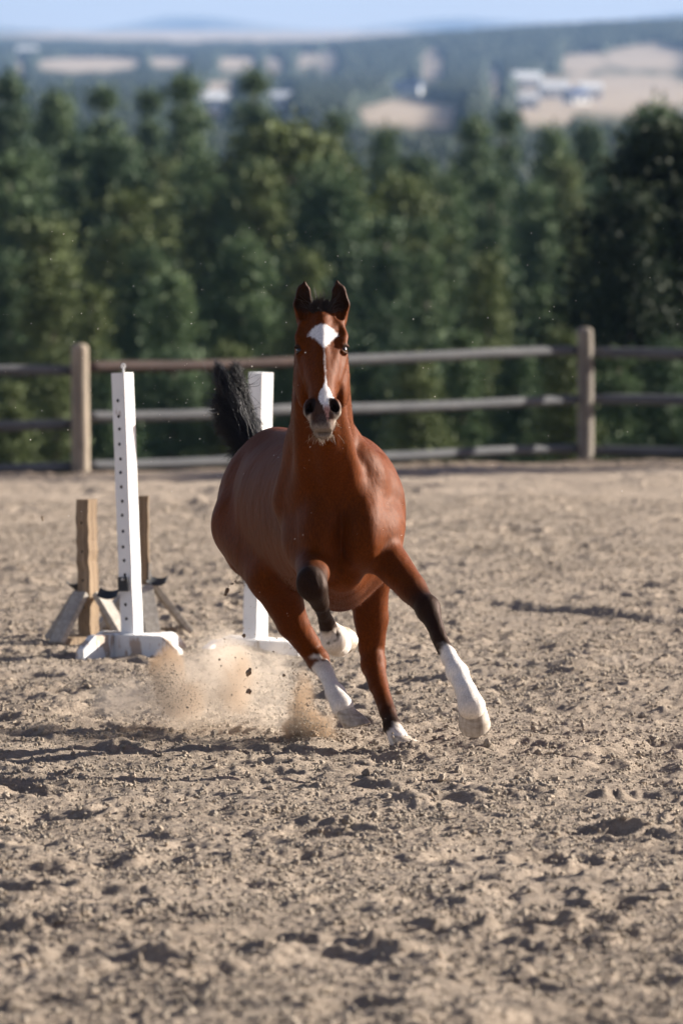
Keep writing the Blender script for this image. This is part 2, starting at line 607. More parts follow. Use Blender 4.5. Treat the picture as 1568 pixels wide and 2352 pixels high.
house(1208, 200, 2800, 13.5, 10, 5.5, M_WHITE, M_GREY, 'brightest white farm building, highest of the group on the right', 0.3)
house(1270, 212, 2450, 12, 9, 4.5, M_WHITE, M_GREY, 'wide white shed just right of the brightest white building', 0.2)
house(1322, 228, 2250, 8, 7, 4, M_WHITE, M_BLUE, 'pale house with a dark blue roof on the right', 0.6)
house(1352, 222, 2380, 9, 7, 5, M_WHITE, M_GREY, 'pale house to the right of the blue-roofed one', 0.3)
house(1212, 232, 2120, 7, 6, 4, M_GREY, M_GREY, 'small grey shed below the brightest white building', 0.1)
house(490, 248, 2050, 9.5, 8, 4.2, M_WHITE, M_GREY, 'white building left of the highest pointed pine', 0.3)
house(650, 236, 2200, 9, 7, 3.5, M_WHITE, M_GREY, 'pale low building right of the highest pointed pine', 0.1)
house(935, 210, 2550, 12, 8, 4.5, M_GREY, M_BLUE, 'bluish grey building beyond the central field', -0.2)
house(800, 215, 2450, 14, 8, 3.5, M_TAN, M_TAN, 'tan building among trees above the central field', 0.1)
house(62, 140, 4200, 15, 9, 7, M_WHITE, M_GREY, 'white building at the far upper left', 0.3)
# ------------------------------------------------------------------ arena sand
ARENA_END = 66.0


def sand_height(X, Y, craters=True):
    h = 0.045 * vnoise(X / 2.3, Y / 3.1, 1)
    h = h + 0.040 * vnoise(X / 0.75, Y / 0.80, 2)
    h = h + 0.027 * vnoise(X / 0.27, Y / 0.28, 3)
    h = h + 0.010 * vnoise(X / 0.12, Y / 0.13, 4)
    h = h + 0.009 * vnoise(X / 0.052, Y / 0.065, 5)
    h = h + 0.009 * vnoise(X / 0.024, Y / 0.03, 6)
    return h


def make_sand():
    # rows get longer with distance, columns fan out, so that the relief is equally fine all over the picture
    vis = np.linspace(2400, 1030, 1300)
    rows = FPX * CAM_Z / (vis - 612)
    near = np.linspace(-8, rows[0] - 0.4, 30)
    yy = np.concatenate([near, rows[rows < ARENA_END]])
    d0 = np.linspace(-1.35, 1.35, 640)
    g = 1.35 + 0.004 * (np.power(1.16, np.arange(1, 34)) - 1) / 0.16 * 1.0
    u = np.concatenate([-g[::-1], d0, g])
    Yc = np.maximum(yy, 14.0)
    X = u[None, :] * (Yc * 0.060)[:, None]
    Y = np.repeat(yy[:, None], len(u), 1)
    Z = sand_height(X, Y)
    # hoof prints: bowls with a raised rim, denser where horses turn
    cr = np.random.RandomState(3)
    n = 1500
    cy = 13.5 + (64 - 13.5) * cr.rand(n)
    cx = cr.uniform(-1, 1, n) * 0.060 * cy * 1.5
    for x0, y0 in zip(cx, cy):
        r = cr.uniform(0.06, 0.12); dep = cr.uniform(0.008, 0.032) * (1.0 if y0 < 45 else 0.8)
        i0, i1 = np.searchsorted(yy, (y0 - 3 * r, y0 + 3 * r))
        if i1 <= i0: continue
        cs = np.abs(X[i0] - x0)
        jj = np.where(cs < 3.2 * r)[0]
        if len(jj) == 0: continue
        sl = (slice(i0, i1), slice(jj[0], jj[-1] + 1))
        el = cr.uniform(1.0, 1.9)
        q = np.sqrt(((X[sl] - x0) / (r * el)) ** 2 + ((Y[sl] - y0) / (r * cr.uniform(0.9, 1.6))) ** 2)
        wob = 1 + 0.35 * vnoise(X[sl] / 0.06, Y[sl] / 0.07, int(x0 * 100) + 50)
        q = q * wob
        Z[sl] += -dep * np.exp(-q ** 4) + dep * 0.75 * np.exp(-((q - 1.35) / 0.38) ** 2) * (0.5 + 1.0 * vnoise(X[sl] / 0.09, Y[sl] / 0.09, 9))
    # long ridges left by the harrow in the far half, parallel to the fence
    for y0, hh, w_, ph in ((57.5, 0.10, 0.45, 1.0), (53.0, 0.10, 0.40, 2.2), (49.5, 0.06, 0.4, 3.0)):
        cen = y0 + 0.18 * X + 0.8 * vnoise(X / 3.0, X * 0 + y0, 21)
        Z += hh * np.exp(-((Y - cen) / w_) ** 2) * np.clip(0.6 + 1.0 * vnoise(X / 1.7, Y / 2.0, 22), 0, 1.4)
    # a long shallow groove right of the horse
    t = np.clip((X - 0.75) / 1.4, 0, 1)
    cen = 35.6 - (X - 0.9) * 1.9
    dd = (Y - cen) / 0.42
    Z += (0.035 * np.exp(-((dd - 1) ** 2) * 2) - 0.05 * np.exp(-dd ** 2)) * (t > 0) * (t < 1) * np.sin(t * math.pi) ** 0.5
    # mound thrown up by the planted hind foot
    mx, my, _ = W(930, 1735, 24.45)
    Z += 0.040 * np.exp(-(((X - mx - 0.03) / 0.13) ** 2 + ((Y - my) / 0.22) ** 2)) * (0.8 + 1.2 * np.abs(vnoise(X / 0.03, Y / 0.04, 31)))
    # heaps below the dust
    for px, py, hh, rx, ry in ((720, 1712, 0.04, 0.10, 0.3), (520, 1650, 0.04, 0.25, 0.5), (60, 1640, 0.05, 0.3, 0.5), (1320, 1545, 0.06, 0.12, 0.4)):
        q = W(px, py, FPX * CAM_Z / (py - 612))
        Z += hh * np.exp(-(((X - q[0]) / rx) ** 2 + ((Y - q[1]) / ry) ** 2))
    # the bank along the fence, then the edge falls away
    fy = fence_y(X)
    Z -= 0.14 * np.clip((Y - fy + 5.5) / 4.5, 0, 1)
    Z += 0.05 * np.exp(-((Y - fy + 0.5) / 0.7) ** 2)
    Z -= 0.55 * np.maximum(Y - fy - 0.15, 0)
    ny, nx = X.shape
    V = np.stack([X, Y, Z], -1).reshape(-1, 3)
    idx = np.arange(ny * nx).reshape(ny, nx)
    F = np.stack([idx[:-1, :-1], idx[:-1, 1:], idx[1:, 1:], idx[1:, :-1]], -1).reshape(-1, 4)
    return V, F


def fence_y(X):
    # the fence turns slightly: runs from the left post (60.3 m) to the right post (64.6 m), then straight across
    return np.interp(X, [-20, -2.76, 2.76, 30], [57.0, 60.3, 64.6, 66.6 - 2.0])


def sand_material():
    m, nt, b = mat_new('arena_sand')
    co = nt.nodes.new('ShaderNodeTexCoord').outputs['Object']
    n1 = noise_node(nt, 260, 3, 0.7, co)
    n2 = noise_node(nt, 38, 4, 0.6, co)
    n3 = noise_node(nt, 1.1, 4, 0.6, co)
    c1 = ramp(nt, n1.outputs[0], [(0.25, (0.20, 0.160, 0.125)), (0.5, (0.375, 0.315, 0.258)), (0.78, (0.56, 0.485, 0.405))])
    c2 = ramp(nt, n2.outputs[0], [(0.3, (0.72, 0.69, 0.67)), (0.7, (1.12, 1.1, 1.08))])
    c3 = ramp(nt, n3.outputs[0], [(0.3, (0.84, 0.82, 0.80)), (0.7, (1.1, 1.09, 1.08))])
    c = mixc(nt, 1.0, c1.outputs[0], c2.outputs[0], 'MULTIPLY')
    c = mixc(nt, 1.0, c, c3.outputs[0], 'MULTIPLY')
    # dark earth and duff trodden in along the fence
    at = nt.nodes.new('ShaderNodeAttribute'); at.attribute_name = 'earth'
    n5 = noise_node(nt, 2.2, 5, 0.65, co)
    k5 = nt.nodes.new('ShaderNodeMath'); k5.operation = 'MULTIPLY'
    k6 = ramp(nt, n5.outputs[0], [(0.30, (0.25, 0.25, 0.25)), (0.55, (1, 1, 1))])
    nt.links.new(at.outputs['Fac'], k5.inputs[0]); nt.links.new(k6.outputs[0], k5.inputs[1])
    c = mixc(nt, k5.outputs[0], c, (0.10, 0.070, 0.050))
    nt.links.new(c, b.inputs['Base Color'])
    b.inputs['Roughness'].default_value = 0.95
    b.inputs['Specular IOR Level'].default_value = 0.15
    n4 = noise_node(nt, 90, 5, 0.7, co)
    nt.links.new(bump(nt, n4.outputs[0], 1.0, 0.02), b.inputs['Normal'])
    return m


sand_mat = sand_material()
SV, SF = make_sand()
sm_ = mesh_np('arena_sand', SV, SF)
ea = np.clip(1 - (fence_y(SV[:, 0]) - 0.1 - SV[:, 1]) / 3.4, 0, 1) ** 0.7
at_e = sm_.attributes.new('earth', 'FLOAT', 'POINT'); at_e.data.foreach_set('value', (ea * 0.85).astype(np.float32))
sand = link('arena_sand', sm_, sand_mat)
tag(sand, 'pale tan sand of the riding arena pocked with hoof prints', kind='structure')


# ---- crumbs and clods lying on the sand: points carrying one small rock shape each
def sand_z_at(x, y, seed=0):
    return sand_height(np.asarray(x), np.asarray(y))


def rock_cloud(name, P, S, mat, stretch=0.35, seed=0, subdiv=2):
    me = bpy.data.meshes.new(name)
    me.vertices.add(len(P))
    me.vertices.foreach_set('co', np.asarray(P, np.float32).ravel())
    rr = np.random.RandomState(seed)
    a = me.attributes.new('size', 'FLOAT_VECTOR', 'POINT')
    sv = S[:, None] * (1 + stretch * rr.uniform(-1, 1, (len(P), 3)))
    a.data.foreach_set('vector', sv.astype(np.float32).ravel())
    a = me.attributes.new('turn', 'FLOAT_VECTOR', 'POINT')
    a.data.foreach_set('vector', rr.uniform(0, 6.28, (len(P), 3)).astype(np.float32).ravel())
    o = link(name, me)
    ng = bpy.data.node_groups.new(name + '_nodes', 'GeometryNodeTree')
    ng.interface.new_socket('Geometry', in_out='INPUT', socket_type='NodeSocketGeometry')
    ng.interface.new_socket('Geometry', in_out='OUTPUT', socket_type='NodeSocketGeometry')
    gi = ng.nodes.new('NodeGroupInput'); go = ng.nodes.new('NodeGroupOutput')
    ico = ng.nodes.new('GeometryNodeMeshIcoSphere')
    ico.inputs['Radius'].default_value = 1.0
    ico.inputs['Subdivisions'].default_value = subdiv
    sp = ng.nodes.new('GeometryNodeSetPosition')
    nz = ng.nodes.new('ShaderNodeTexNoise'); nz.inputs['Scale'].default_value = 1.3
    vm = ng.nodes.new('ShaderNodeVectorMath'); vm.operation = 'SUBTRACT'; vm.inputs[1].default_value = (0.5, 0.5, 0.5)
    vs = ng.nodes.new('ShaderNodeVectorMath'); vs.operation = 'SCALE'; vs.inputs['Scale'].default_value = 1.7
    ng.links.new(nz.outputs['Color'], vm.inputs[0]); ng.links.new(vm.outputs[0], vs.inputs[0])
    ng.links.new(ico.outputs[0], sp.inputs[0]); ng.links.new(vs.outputs[0], sp.inputs['Offset'])
    sm = ng.nodes.new('GeometryNodeSetMaterial'); sm.inputs['Material'].default_value = mat
    ng.links.new(sp.outputs[0], sm.inputs[0])
    ip = ng.nodes.new('GeometryNodeInstanceOnPoints')
    ng.links.new(gi.outputs[0], ip.inputs['Points']); ng.links.new(sm.outputs[0], ip.inputs['Instance'])
    for nm, sock in (('size', 'Scale'), ('turn', 'Rotation')):
        at = ng.nodes.new('GeometryNodeInputNamedAttribute'); at.data_type = 'FLOAT_VECTOR'
        at.inputs[0].default_value = nm
        out = [x for x in at.outputs if x.enabled and x.name == 'Attribute'][0]
        ng.links.new(out, ip.inputs[sock])
    ng.links.new(ip.outputs[0], go.inputs[0])
    md = o.modifiers.new('scatter', 'NODES'); md.node_group = ng
    return o


def clod_material():
    m, nt, b = mat_new('sand_clod')
    co = nt.nodes.new('ShaderNodeTexCoord').outputs['Object']
    oi = nt.nodes.new('ShaderNodeObjectInfo')
    n = noise_node(nt, 3.0, 4, 0.7, co)
    c = ramp(nt, n.outputs[0], [(0.3, (0.33, 0.275, 0.22)), (0.7, (0.55, 0.475, 0.39))])
    r2 = ramp(nt, oi.outputs['Random'], [(0.0, (0.8, 0.77, 0.74)), (0.6, (1, 1, 1)), (1.0, (1.2, 1.15, 1.1))])
    nt.links.new(mixc(nt, 1.0, c.outputs[0], r2.outputs[0], 'MULTIPLY'), b.inputs['Base Color'])
    b.inputs['Roughness'].default_value = 0.95
    b.inputs['Specular IOR Level'].default_value = 0.15
    nt.links.new(bump(nt, n.outputs[0], 0.6, 0.3), b.inputs['Normal'])
    return m


clod_mat = clod_material()
cr = np.random.RandomState(19)
VV = SV.reshape(-1, 3)
DD = VV[:, 1]
vis_ = np.where((DD > 14.2) & (DD < 50) & (np.abs(VV[:, 0]) < DD * 0.060 * 1.3))[0]
# choose vertices so that the density per square metre is even and clumpy
area = DD[vis_] ** 1.9
clump = np.clip(0.8 + 0.9 * vnoise(VV[vis_, 0] / 0.5, VV[vis_, 1] / 0.7, 41) + 0.7 * vnoise(VV[vis_, 0] / 0.15, VV[vis_, 1] / 0.2, 42), 0.03, 2)
pr = area * clump; pr /= pr.sum()
sel = cr.choice(vis_, 170000, p=pr)
P = VV[sel].copy()
P[:, 0] += cr.normal(0, 0.012, len(P)); P[:, 1] += cr.normal(0, 0.02, len(P))
S = np.exp(cr.normal(math.log(0.0033), 0.55, len(P))).clip(0.0013, 0.018)
P[:, 2] += S * 0.25
clods = rock_cloud('sand_crumb', P, S, clod_mat, seed=4)
tag(clods, 'crumbs and small clods of damp sand strewn over the arena', kind='stuff')
# ------------------------------------------------------------------ round-rail fence
def wood_material(name, dark, light, rough=0.85, grain=(26, 26, 2.2), grey=None, bumpst=0.5):
    m, nt, b = mat_new(name)
    v = mapping(nt, grain)
    n = noise_node(nt, 1.0, 6, 0.62, v, 0.8)
    v2 = mapping(nt, (3, 3, 1.3))
    n2 = noise_node(nt, 1.0, 4, 0.55, v2)
    c = ramp(nt, n.outputs[0], [(0.28, dark), (0.72, light)])
    c2 = ramp(nt, n2.outputs[0], [(0.3, (0.72, 0.72, 0.74)), (0.7, (1.12, 1.1, 1.06))])
    nt.links.new(mixc(nt, 1.0, c.outputs[0], c2.outputs[0], 'MULTIPLY'), b.inputs['Base Color'])
    b.inputs['Roughness'].default_value = rough
    b.inputs['Specular IOR Level'].default_value = 0.25
    nt.links.new(bump(nt, n.outputs[0], bumpst, 0.006), b.inputs['Normal'])
    return m


rail_mat = wood_material('weathered_rail_wood', (0.066, 0.069, 0.076), (0.16, 0.163, 0.172))
post_mat = wood_material('weathered_post_wood', (0.125, 0.112, 0.098), (0.30, 0.265, 0.225))


def log_mesh(name, L, r0, r1, sag=0.0, wob=0.012, dome=False, seed=0, n=20, m=26):
    """A peeled log along local z from 0 to L."""
    rr = random.Random(seed)
    bm = bmesh.new(); rings = []
    ph = [rr.uniform(0, 6.28) for _ in range(6)]
    ts = [i / (m - 1) for i in range(m)]
    prof = [(t, 1.0) for t in ts]
    if dome:
        prof = prof[:-1] + [(1 - 0.35 * r1 / L, 0.97), (1 - 0.12 * r1 / L, 0.82), (1.0, 0.45)]
    for t, s in prof:
        r = (r0 + (r1 - r0) * t) * s
        ox = wob * math.sin(2.3 * t * 2 + ph[0]) + sag * 4 * t * (1 - t)
        oy = wob * math.sin(3.1 * t + ph[1])
        ring = []
        for k in range(n):
            a = 2 * math.pi * k / n
            q = r * (1 + 0.035 * math.sin(3 * a + ph[2] + 2 * t) + 0.02 * math.sin(7 * a + 9 * t + ph[3]) + rr.uniform(-.01, .01))
            ring.append(bm.verts.new((ox + q * math.cos(a), oy + q * math.sin(a), L * t)))
        rings.append(ring)
    for a_, b_ in zip(rings, rings[1:]):
        for k in range(n):
            bm.faces.new((a_[k], a_[(k + 1) % n], b_[(k + 1) % n], b_[k]))
    bm.faces.new(rings[0][::-1]); bm.faces.new(rings[-1])
    return bm_mesh(name, bm, True)


red_mat = wood_material('brown_rail_wood', (0.034, 0.022, 0.020), (0.085, 0.055, 0.048))
fence = empty('wooden_fence', (0, 62.5, 0))
tag(fence, 'grey round-rail timber fence along the far edge of the sand arena, forest behind', 'fence')
F0 = Vector((0, 62.5, 0))


def fpost(p, h, r, seed, lab=None):
    o = link('post', log_mesh('post', h + 0.25, r * 1.03, r * 0.97, dome=True, seed=seed, wob=0.006), post_mat, fence, Vector(p) - F0 - Vector((0, 0, 0.25)))
    if lab: o['label'] = lab
    return o


def frail(p, q, r, seed, lab=None, sag=0.0):
    p = Vector(p); q = Vector(q); d = q - p
    o = link('rail', log_mesh('rail', d.length, r * 1.04, r * 0.96, seed=seed, wob=0.022, sag=sag), rail_mat, fence, p - F0)
    o.rotation_mode = 'QUATERNION'
    o.rotation_quaternion = d.to_track_quat('Z', 'Y')
    if lab: o['label'] = lab
    return o


pl = Vector(W(185, 1066, 60.3)); pr_ = Vector(W(1342, 1040, 64.6))
pl.z = -0.06; pr_.z = -0.04
pll = Vector((pl.x - 5.4, pl.y - 2.2, -0.05)); prr = Vector((pr_.x + 5.6, pr_.y - 0.4, 0.0))
tan_post = wood_material('tan_post_wood', (0.19, 0.155, 0.12), (0.44, 0.37, 0.29))
lp = fpost(pl, 1.33, 0.095, 1, 'pale sunlit left post')
lp.data.materials.clear(); lp.data.materials.append(tan_post)
fpost(pr_, 1.44, 0.092, 2, 'tall dark right post with one bright lit edge')
fpost(pll, 1.3, 0.095, 3)
fpost(prr, 1.35, 0.095, 4)
e = 0.02
def on(a, b, za, zb, k=0.10, pad=0.06):
    """Rail ends meet the posts' near faces; heights above z = 0 at both ends."""
    d = (b - a); d.z = 0; L = d.length; d.normalize()
    A = a + d * pad; B = b - d * pad
    return Vector((A.x, A.y + k, za)), Vector((B.x, B.y + k, zb))
for (a, b, zs, lbs) in (
        (pl, pr_, ((1.015, 1.115), (0.500, 0.560), (-0.01, 0.00)), ('top rail', 'middle rail', 'bottom rail lying on the bank')),
        (pll, pl, ((0.985, 1.000), (0.37, 0.430), (-0.07, -0.02)), (None,) * 3),
        (pr_, prr, ((1.105, 1.085), (0.560, 0.53), (0.00, -0.03)), (None,) * 3)):
    for j, ((z0, z1), lb) in enumerate(zip(zs, lbs)):
        p, q = on(a, b, z0, z1)
        # the middle span has two rails per row, butted behind the horse
        if a is pl:
            mpt = p + (q - p) * 0.47
            mpt.z += 0.012 if j < 2 else 0
            for (s_, t_, kk) in ((p, mpt, 0), (mpt, q, 1)):
                o = frail(s_, t_, (0.059, 0.059, 0.056)[j], 10 + j + kk * 7, None)
                if j == 0 and kk == 0:
                    o.data.materials.clear(); o.data.materials.append(red_mat); o['label'] = 'dark reddish brown top rail'
        else:
            frail(p, q, (0.059, 0.059, 0.056)[j], 30 + j + int(abs(a.x) * 7) % 50)
# ------------------------------------------------------------------ jump standards
def paint_material(name, base, wear, amount=0.55, scale=9, dirt=0.0):
    m, nt, b = mat_new(name)
    v = mapping(nt, (scale, scale, scale * 0.5))
    n = noise_node(nt, 1.0, 8, 0.68, v, 0.3)
    v2 = mapping(nt, (70, 70, 5))
    g = noise_node(nt, 1.0, 5, 0.6, v2)
    add = nt.nodes.new('ShaderNodeMath'); add.operation = 'MULTIPLY_ADD'
    nt.links.new(g.outputs[0], add.inputs[0]); add.inputs[1].default_value = 0.25; nt.links.new(n.outputs[0], add.inputs[2])
    k = ramp(nt, add.outputs[0], [(amount + 0.16, (0, 0, 0)), (amount + 0.20, (1, 1, 1))])
    n3 = noise_node(nt, 5.0, 4, 0.6, mapping(nt, (1, 1, 1)))
    pb = ramp(nt, n3.outputs[0], [(0.3, tuple(c * 0.86 for c in base)), (0.7, base)])
    c = mixc(nt, k.outputs[0], pb.outputs[0], wear)
    nt.links.new(c, b.inputs['Base Color'])
    b.inputs['Roughness'].default_value = 0.55
    nt.links.new(bump(nt, add.outputs[0], 0.25, 0.003), b.inputs['Normal'])
    return m


white_paint = paint_material('white_paint', (0.80, 0.80, 0.80), (0.30, 0.22, 0.17), 0.585)
worn_paint = paint_material('worn_white_paint', (0.74, 0.74, 0.74), (0.40, 0.31, 0.25), 0.520, 9)
old_wood = wood_material('bare_weathered_timber', (0.13, 0.088, 0.056), (0.42, 0.31, 0.205), grain=(55, 55, 2.0), bumpst=1.0)
grey_wood = wood_material('grey_weathered_timber', (0.26, 0.235, 0.205), (0.50, 0.46, 0.41), grain=(40, 40, 3))
metal_m, nt_, b_ = mat_new('black_cup_metal')
b_.inputs['Base Color'].default_value = (0.022, 0.024, 0.028, 1)
b_.inputs['Roughness'].default_value = 0.7
hole_m, nt_, b_ = mat_new('hole_inside')
b_.inputs['Base Color'].default_value = (0.02, 0.014, 0.010, 1)


def board(name, L, w, t, mat, parent, loc, rot=None, chamfer=None, bev=0.004, seed=0, wear=0.0015):
    """Board along local x (0..L), width w in z, thickness t in y; chamfer = (dx, dz) cuts the upper far corner."""
    rr = random.Random(seed)
    bm = bmesh.new()
    if chamfer:
        cx, cz = chamfer
        prof = [(0, 0), (L, 0), (L, w - cz), (L - cx, w), (0, w)]
    else:
        prof = [(0, 0), (L, 0), (L, w), (0, w)]
    a = [bm.verts.new((x, -t / 2, z)) for x, z in prof]
    c = [bm.verts.new((x, t / 2, z)) for x, z in prof]
    bm.faces.new(a); bm.faces.new(c[::-1])
    n = len(prof)
    for i in range(n):
        bm.faces.new((a[i], c[i], c[(i + 1) % n], a[(i + 1) % n]))
    bmesh.ops.recalc_face_normals(bm, faces=bm.faces)
    bmesh.ops.bevel(bm, geom=list(bm.edges), offset=bev, segments=2, affect='EDGES')
    o = link(name, bm_mesh(name, bm), mat, parent, loc)
    for v in o.data.vertices:
        v.co += Vector((rr.uniform(-wear, wear), rr.uniform(-wear, wear), rr.uniform(-wear, wear)))
    if rot is not None:
        o.rotation_euler = rot
    return o


def upright_mesh(w, h, wob, seed, holes=None, hr=0.0095, mat=None):
    """Square post 0..h with real drilled holes along its front (-y) face."""
    rr = random.Random(seed)
    bm = bmesh.new()
    zs = [0.0] + [h * i / 14 for i in range(1, 14)] + [h]
    s = w / 2; cb = 0.006
    prof = [(-s + cb, -s), (s - cb, -s), (s, -s + cb), (s, s - cb), (s - cb, s), (-s + cb, s), (-s, s - cb), (-s, -s + cb)]
    rings = []
    for z in zs:
        dx, dy = rr.uniform(-wob, wob), rr.uniform(-wob, wob)
        rings.append([bm.verts.new((x + dx, y + dy, z)) for x, y in prof])
    for a, c in zip(rings, rings[1:]):
        for k in range(8):
            bm.faces.new((a[k], a[(k + 1) % 8], c[(k + 1) % 8], c[k]))
    bm.faces.new(rings[0][::-1]); bm.faces.new(rings[-1])
    me = bm_mesh('upright', bm)
    if holes:
        cb_ = bmesh.new()
        for hx, hz in holes:
            mt = Matrix.Translation((hx, -s, hz)) @ Matrix.Rotation(R(90), 4, 'X')
            bmesh.ops.create_cone(cb_, cap_ends=True, segments=12, radius1=hr, radius2=hr, depth=0.05, matrix=mt)
        cm = bm_mesh('drill', cb_)
        me.materials.append(None)
        ob = bpy.data.objects.new('upright_work', me); co = bpy.data.objects.new('drill_work', cm)
        sc.collection.objects.link(ob); sc.collection.objects.link(co)
        md = ob.modifiers.new('b', 'BOOLEAN'); md.object = co; md.operation = 'DIFFERENCE'; md.solver = 'EXACT'
        dg = bpy.context.evaluated_depsgraph_get()
        me2 = bpy.data.meshes.new_from_object(ob.evaluated_get(dg))
        me2.name = 'upright'
        bpy.data.objects.remove(ob); bpy.data.objects.remove(co)
        me2.materials.clear()
        me2.materials.append(mat); me2.materials.append(hole_m)
        for p in me2.polygons:
            c = p.center
            if c.y > -s + 0.002 and c.y < -s + 0.030 and any(abs(c.x - hx) < hr * 1.3 and abs(c.z - hz_) < hr * 1.3 for hx, hz_ in holes):
                p.material_index = 1
        return me2
    me.materials.clear()
    return me


def jump_cup(parent, loc, size=0.075, plate=True, wing=1, rz=0.0):
    """Metal cup: back plate with a pin and a bent shallow dish standing out."""
    if plate:
        o = board('cup_plate', 0.062, 0.072, 0.006, metal_m, parent, loc, rot=(0, 0, rz), bev=0.0015)
        bm = bmesh.new()
        bmesh.ops.create_cone(bm, cap_ends=True, segments=12, radius1=0.007, radius2=0.006, depth=0.018,
                              matrix=Matrix.Translation((0.034, -0.010, 0.060)) @ Matrix.Rotation(R(90), 4, 'X'))
        link('cup_pin', bm_mesh('cup_pin', bm), metal_m, o)


def cup_dish(parent, loc, L, rz, flip=1):
    bm = bmesh.new()
    rows = []
    for i in range(9):
        t = i / 8
        a = -1.15 + 2.3 * t
        x = L * 0.5 * math.sin(a) * 1.05; z = L * 0.34 * (1 - math.cos(a))
        rows.append([bm.verts.new((x, y, z + dz)) for y, dz in ((-0.036, 0), (0.036, 0), (0.036, 0.006), (-0.036, 0.006))])
    for a, c in zip(rows, rows[1:]):
        for k in range(4):
            bm.faces.new((a[k], a[(k + 1) % 4], c[(k + 1) % 4], c[k]))
    bm.faces.new(rows[0][::-1]); bm.faces.new(rows[-1])
    o = link('cup_dish', bm_mesh('cup_dish', bm), metal_m, parent, loc)
    o.rotation_euler = (0.55, 0, rz)
    return o


# --- white drilled standard in front
Y0 = 30.35
B1 = Vector(W(304, 1496, Y0)); B1.z = 0.0
ws = empty('jump_standard', B1, 0)
tag(ws, 'tall white drilled jump standard with black cup plate, standing on worn white feet', 'jump standard', 'jump standards in the arena')
YAW = R(-36)                   # front face turned towards the left of the camera
fr = empty('standard_frame', (0, 0, 0)); bpy.data.objects.remove(fr)
holes = [(((i * 7) % 5 - 2) * 0.0012, z_) for i, z_ in enumerate((1.292, 1.208, 1.141, 1.06, 0.981, 0.909, 0.832, 0.756, 0.681, 0.595, 0.512, 0.440, 0.363, 0.205, 0.129))]
u1 = link('upright', upright_mesh(0.089, 1.44, 0.0012, 5, holes, mat=white_paint), white_paint, ws, (0.0, 0, 0.085))
u1.rotation_euler = (R(-0.6), R(-3.0), YAW)
mt_hole = None
# feet: four boards in a pinwheel round the upright
c, s = math.cos(YAW), math.sin(YAW)
def loc2(x, y, z): return Vector((x * c - y * s, x * s + y * c, z))
FT = 0.055
feet = (((-0.0, -0.0445 - FT / 2 - 0.001), 0, 0.43), ((-0.0445 - FT / 2 - 0.001, 0.02), -90, 0.40),
        ((0.0, 0.0445 + FT / 2 + 0.001), 180, 0.42), ((0.0445 + FT / 2 + 0.001, 0.0), 90, 0.40))
for i, ((fx, fy), ang, L) in enumerate(feet):
    st = -0.05 if i != 1 else -0.02
    a = R(ang)
    ox, oy = fx + math.cos(a) * st, fy + math.sin(a) * st
    board('foot', L, 0.138, FT, worn_paint, ws, loc2(ox, oy, -0.004), rot=(0, 0, YAW + a), chamfer=(0.11, 0.075), bev=0.006, seed=i, wear=0.002)
# cup plate with pin on the front face
pp = loc2(-0.036, -0.0445 - 0.006, 0.0)
tilt = math.tan(R(2.3))
pz = 0.36
pobj = board('cup_plate', 0.066, 0.076, 0.006, metal_m, ws, Vector((pp.x - tilt * 0.34, pp.y, pz)), rot=(0, R(-3), YAW), bev=0.0015)
bm = bmesh.new()
bmesh.ops.create_cone(bm, cap_ends=True, segments=12, radius1=0.007, radius2=0.006, depth=0.02,
                      matrix=Matrix.Translation((0.044, -0.010, 0.064)) @ Matrix.Rotation(R(90), 4, 'X'))
gp, nt_, b_ = mat_new('bright_pin'); b_.inputs['Base Color'].default_value = (0.5, 0.5, 0.5, 1); b_.inputs['Metallic'].default_value = 0.7; b_.inputs['Roughness'].default_value = 0.4
link('pin', bm_mesh('pin', bm), gp, pobj)
cup_dish(ws, loc2(-0.115, -0.05, 0.335) + Vector((0, 0, 0)), 0.115, YAW + R(20))
# eye bolt on top
bm = bmesh.new()
bmesh.ops.create_cone(bm, cap_ends=True, segments=10, radius1=0.005, radius2=0.005, depth=0.03, matrix=Matrix.Translation((0, 0, 0.012)))
for k in range(12):
    a0, a1 = 2 * math.pi * k / 12, 2 * math.pi * (k + 1) / 12
    p0 = Vector((0.011 * math.cos(a0), 0, 0.036 + 0.011 * math.sin(a0)))
    p1 = Vector((0.011 * math.cos(a1), 0, 0.036 + 0.011 * math.sin(a1)))
    d = p1 - p0
    bmesh.ops.create_cone(bm, cap_ends=True, segments=6, radius1=0.004, radius2=0.004, depth=d.length * 1.25,
                          matrix=Matrix.Translation((p0 + p1) / 2) @ d.to_track_quat('Z', 'Y').to_matrix().to_4x4())
link('eye_bolt', bm_mesh('eye_bolt', bm, True), white_paint, u1, (0.0, 0.01, 1.44))

# --- second white standard, behind the horse
B2 = Vector(W(586, 1500, 30.75)); B2.z = 0.0
w2 = empty('jump_standard', B2)
tag(w2, 'white jump standard half hidden behind the galloping horse, its top beside the black tail', 'jump standard', 'jump standards in the arena')
u2 = link('upright', upright_mesh(0.100, 1.48, 0.0012, 8), white_paint, w2, (0, 0, 0.04))
YAW2 = R(-42)
u2.rotation_euler = (0, R(1.7), YAW2)
c, s = math.cos(YAW2), math.sin(YAW2)
for i, (ang, L) in enumerate(((0, 0.46), (90, 0.40), (180, 0.40), (270, 0.36))):
    a = R(ang)
    off = 0.05 + FT / 2 + 0.001
    fx, fy = math.sin(a) * off * (1), -math.cos(a) * off
    st = -0.05
    board('foot', L, 0.085, FT, white_paint, w2, loc2(fx + math.cos(a) * st, fy + math.sin(a) * st, -0.003), rot=(0, 0, YAW2 + a), chamfer=(0.08, 0.04), bev=0.005, seed=20 + i)


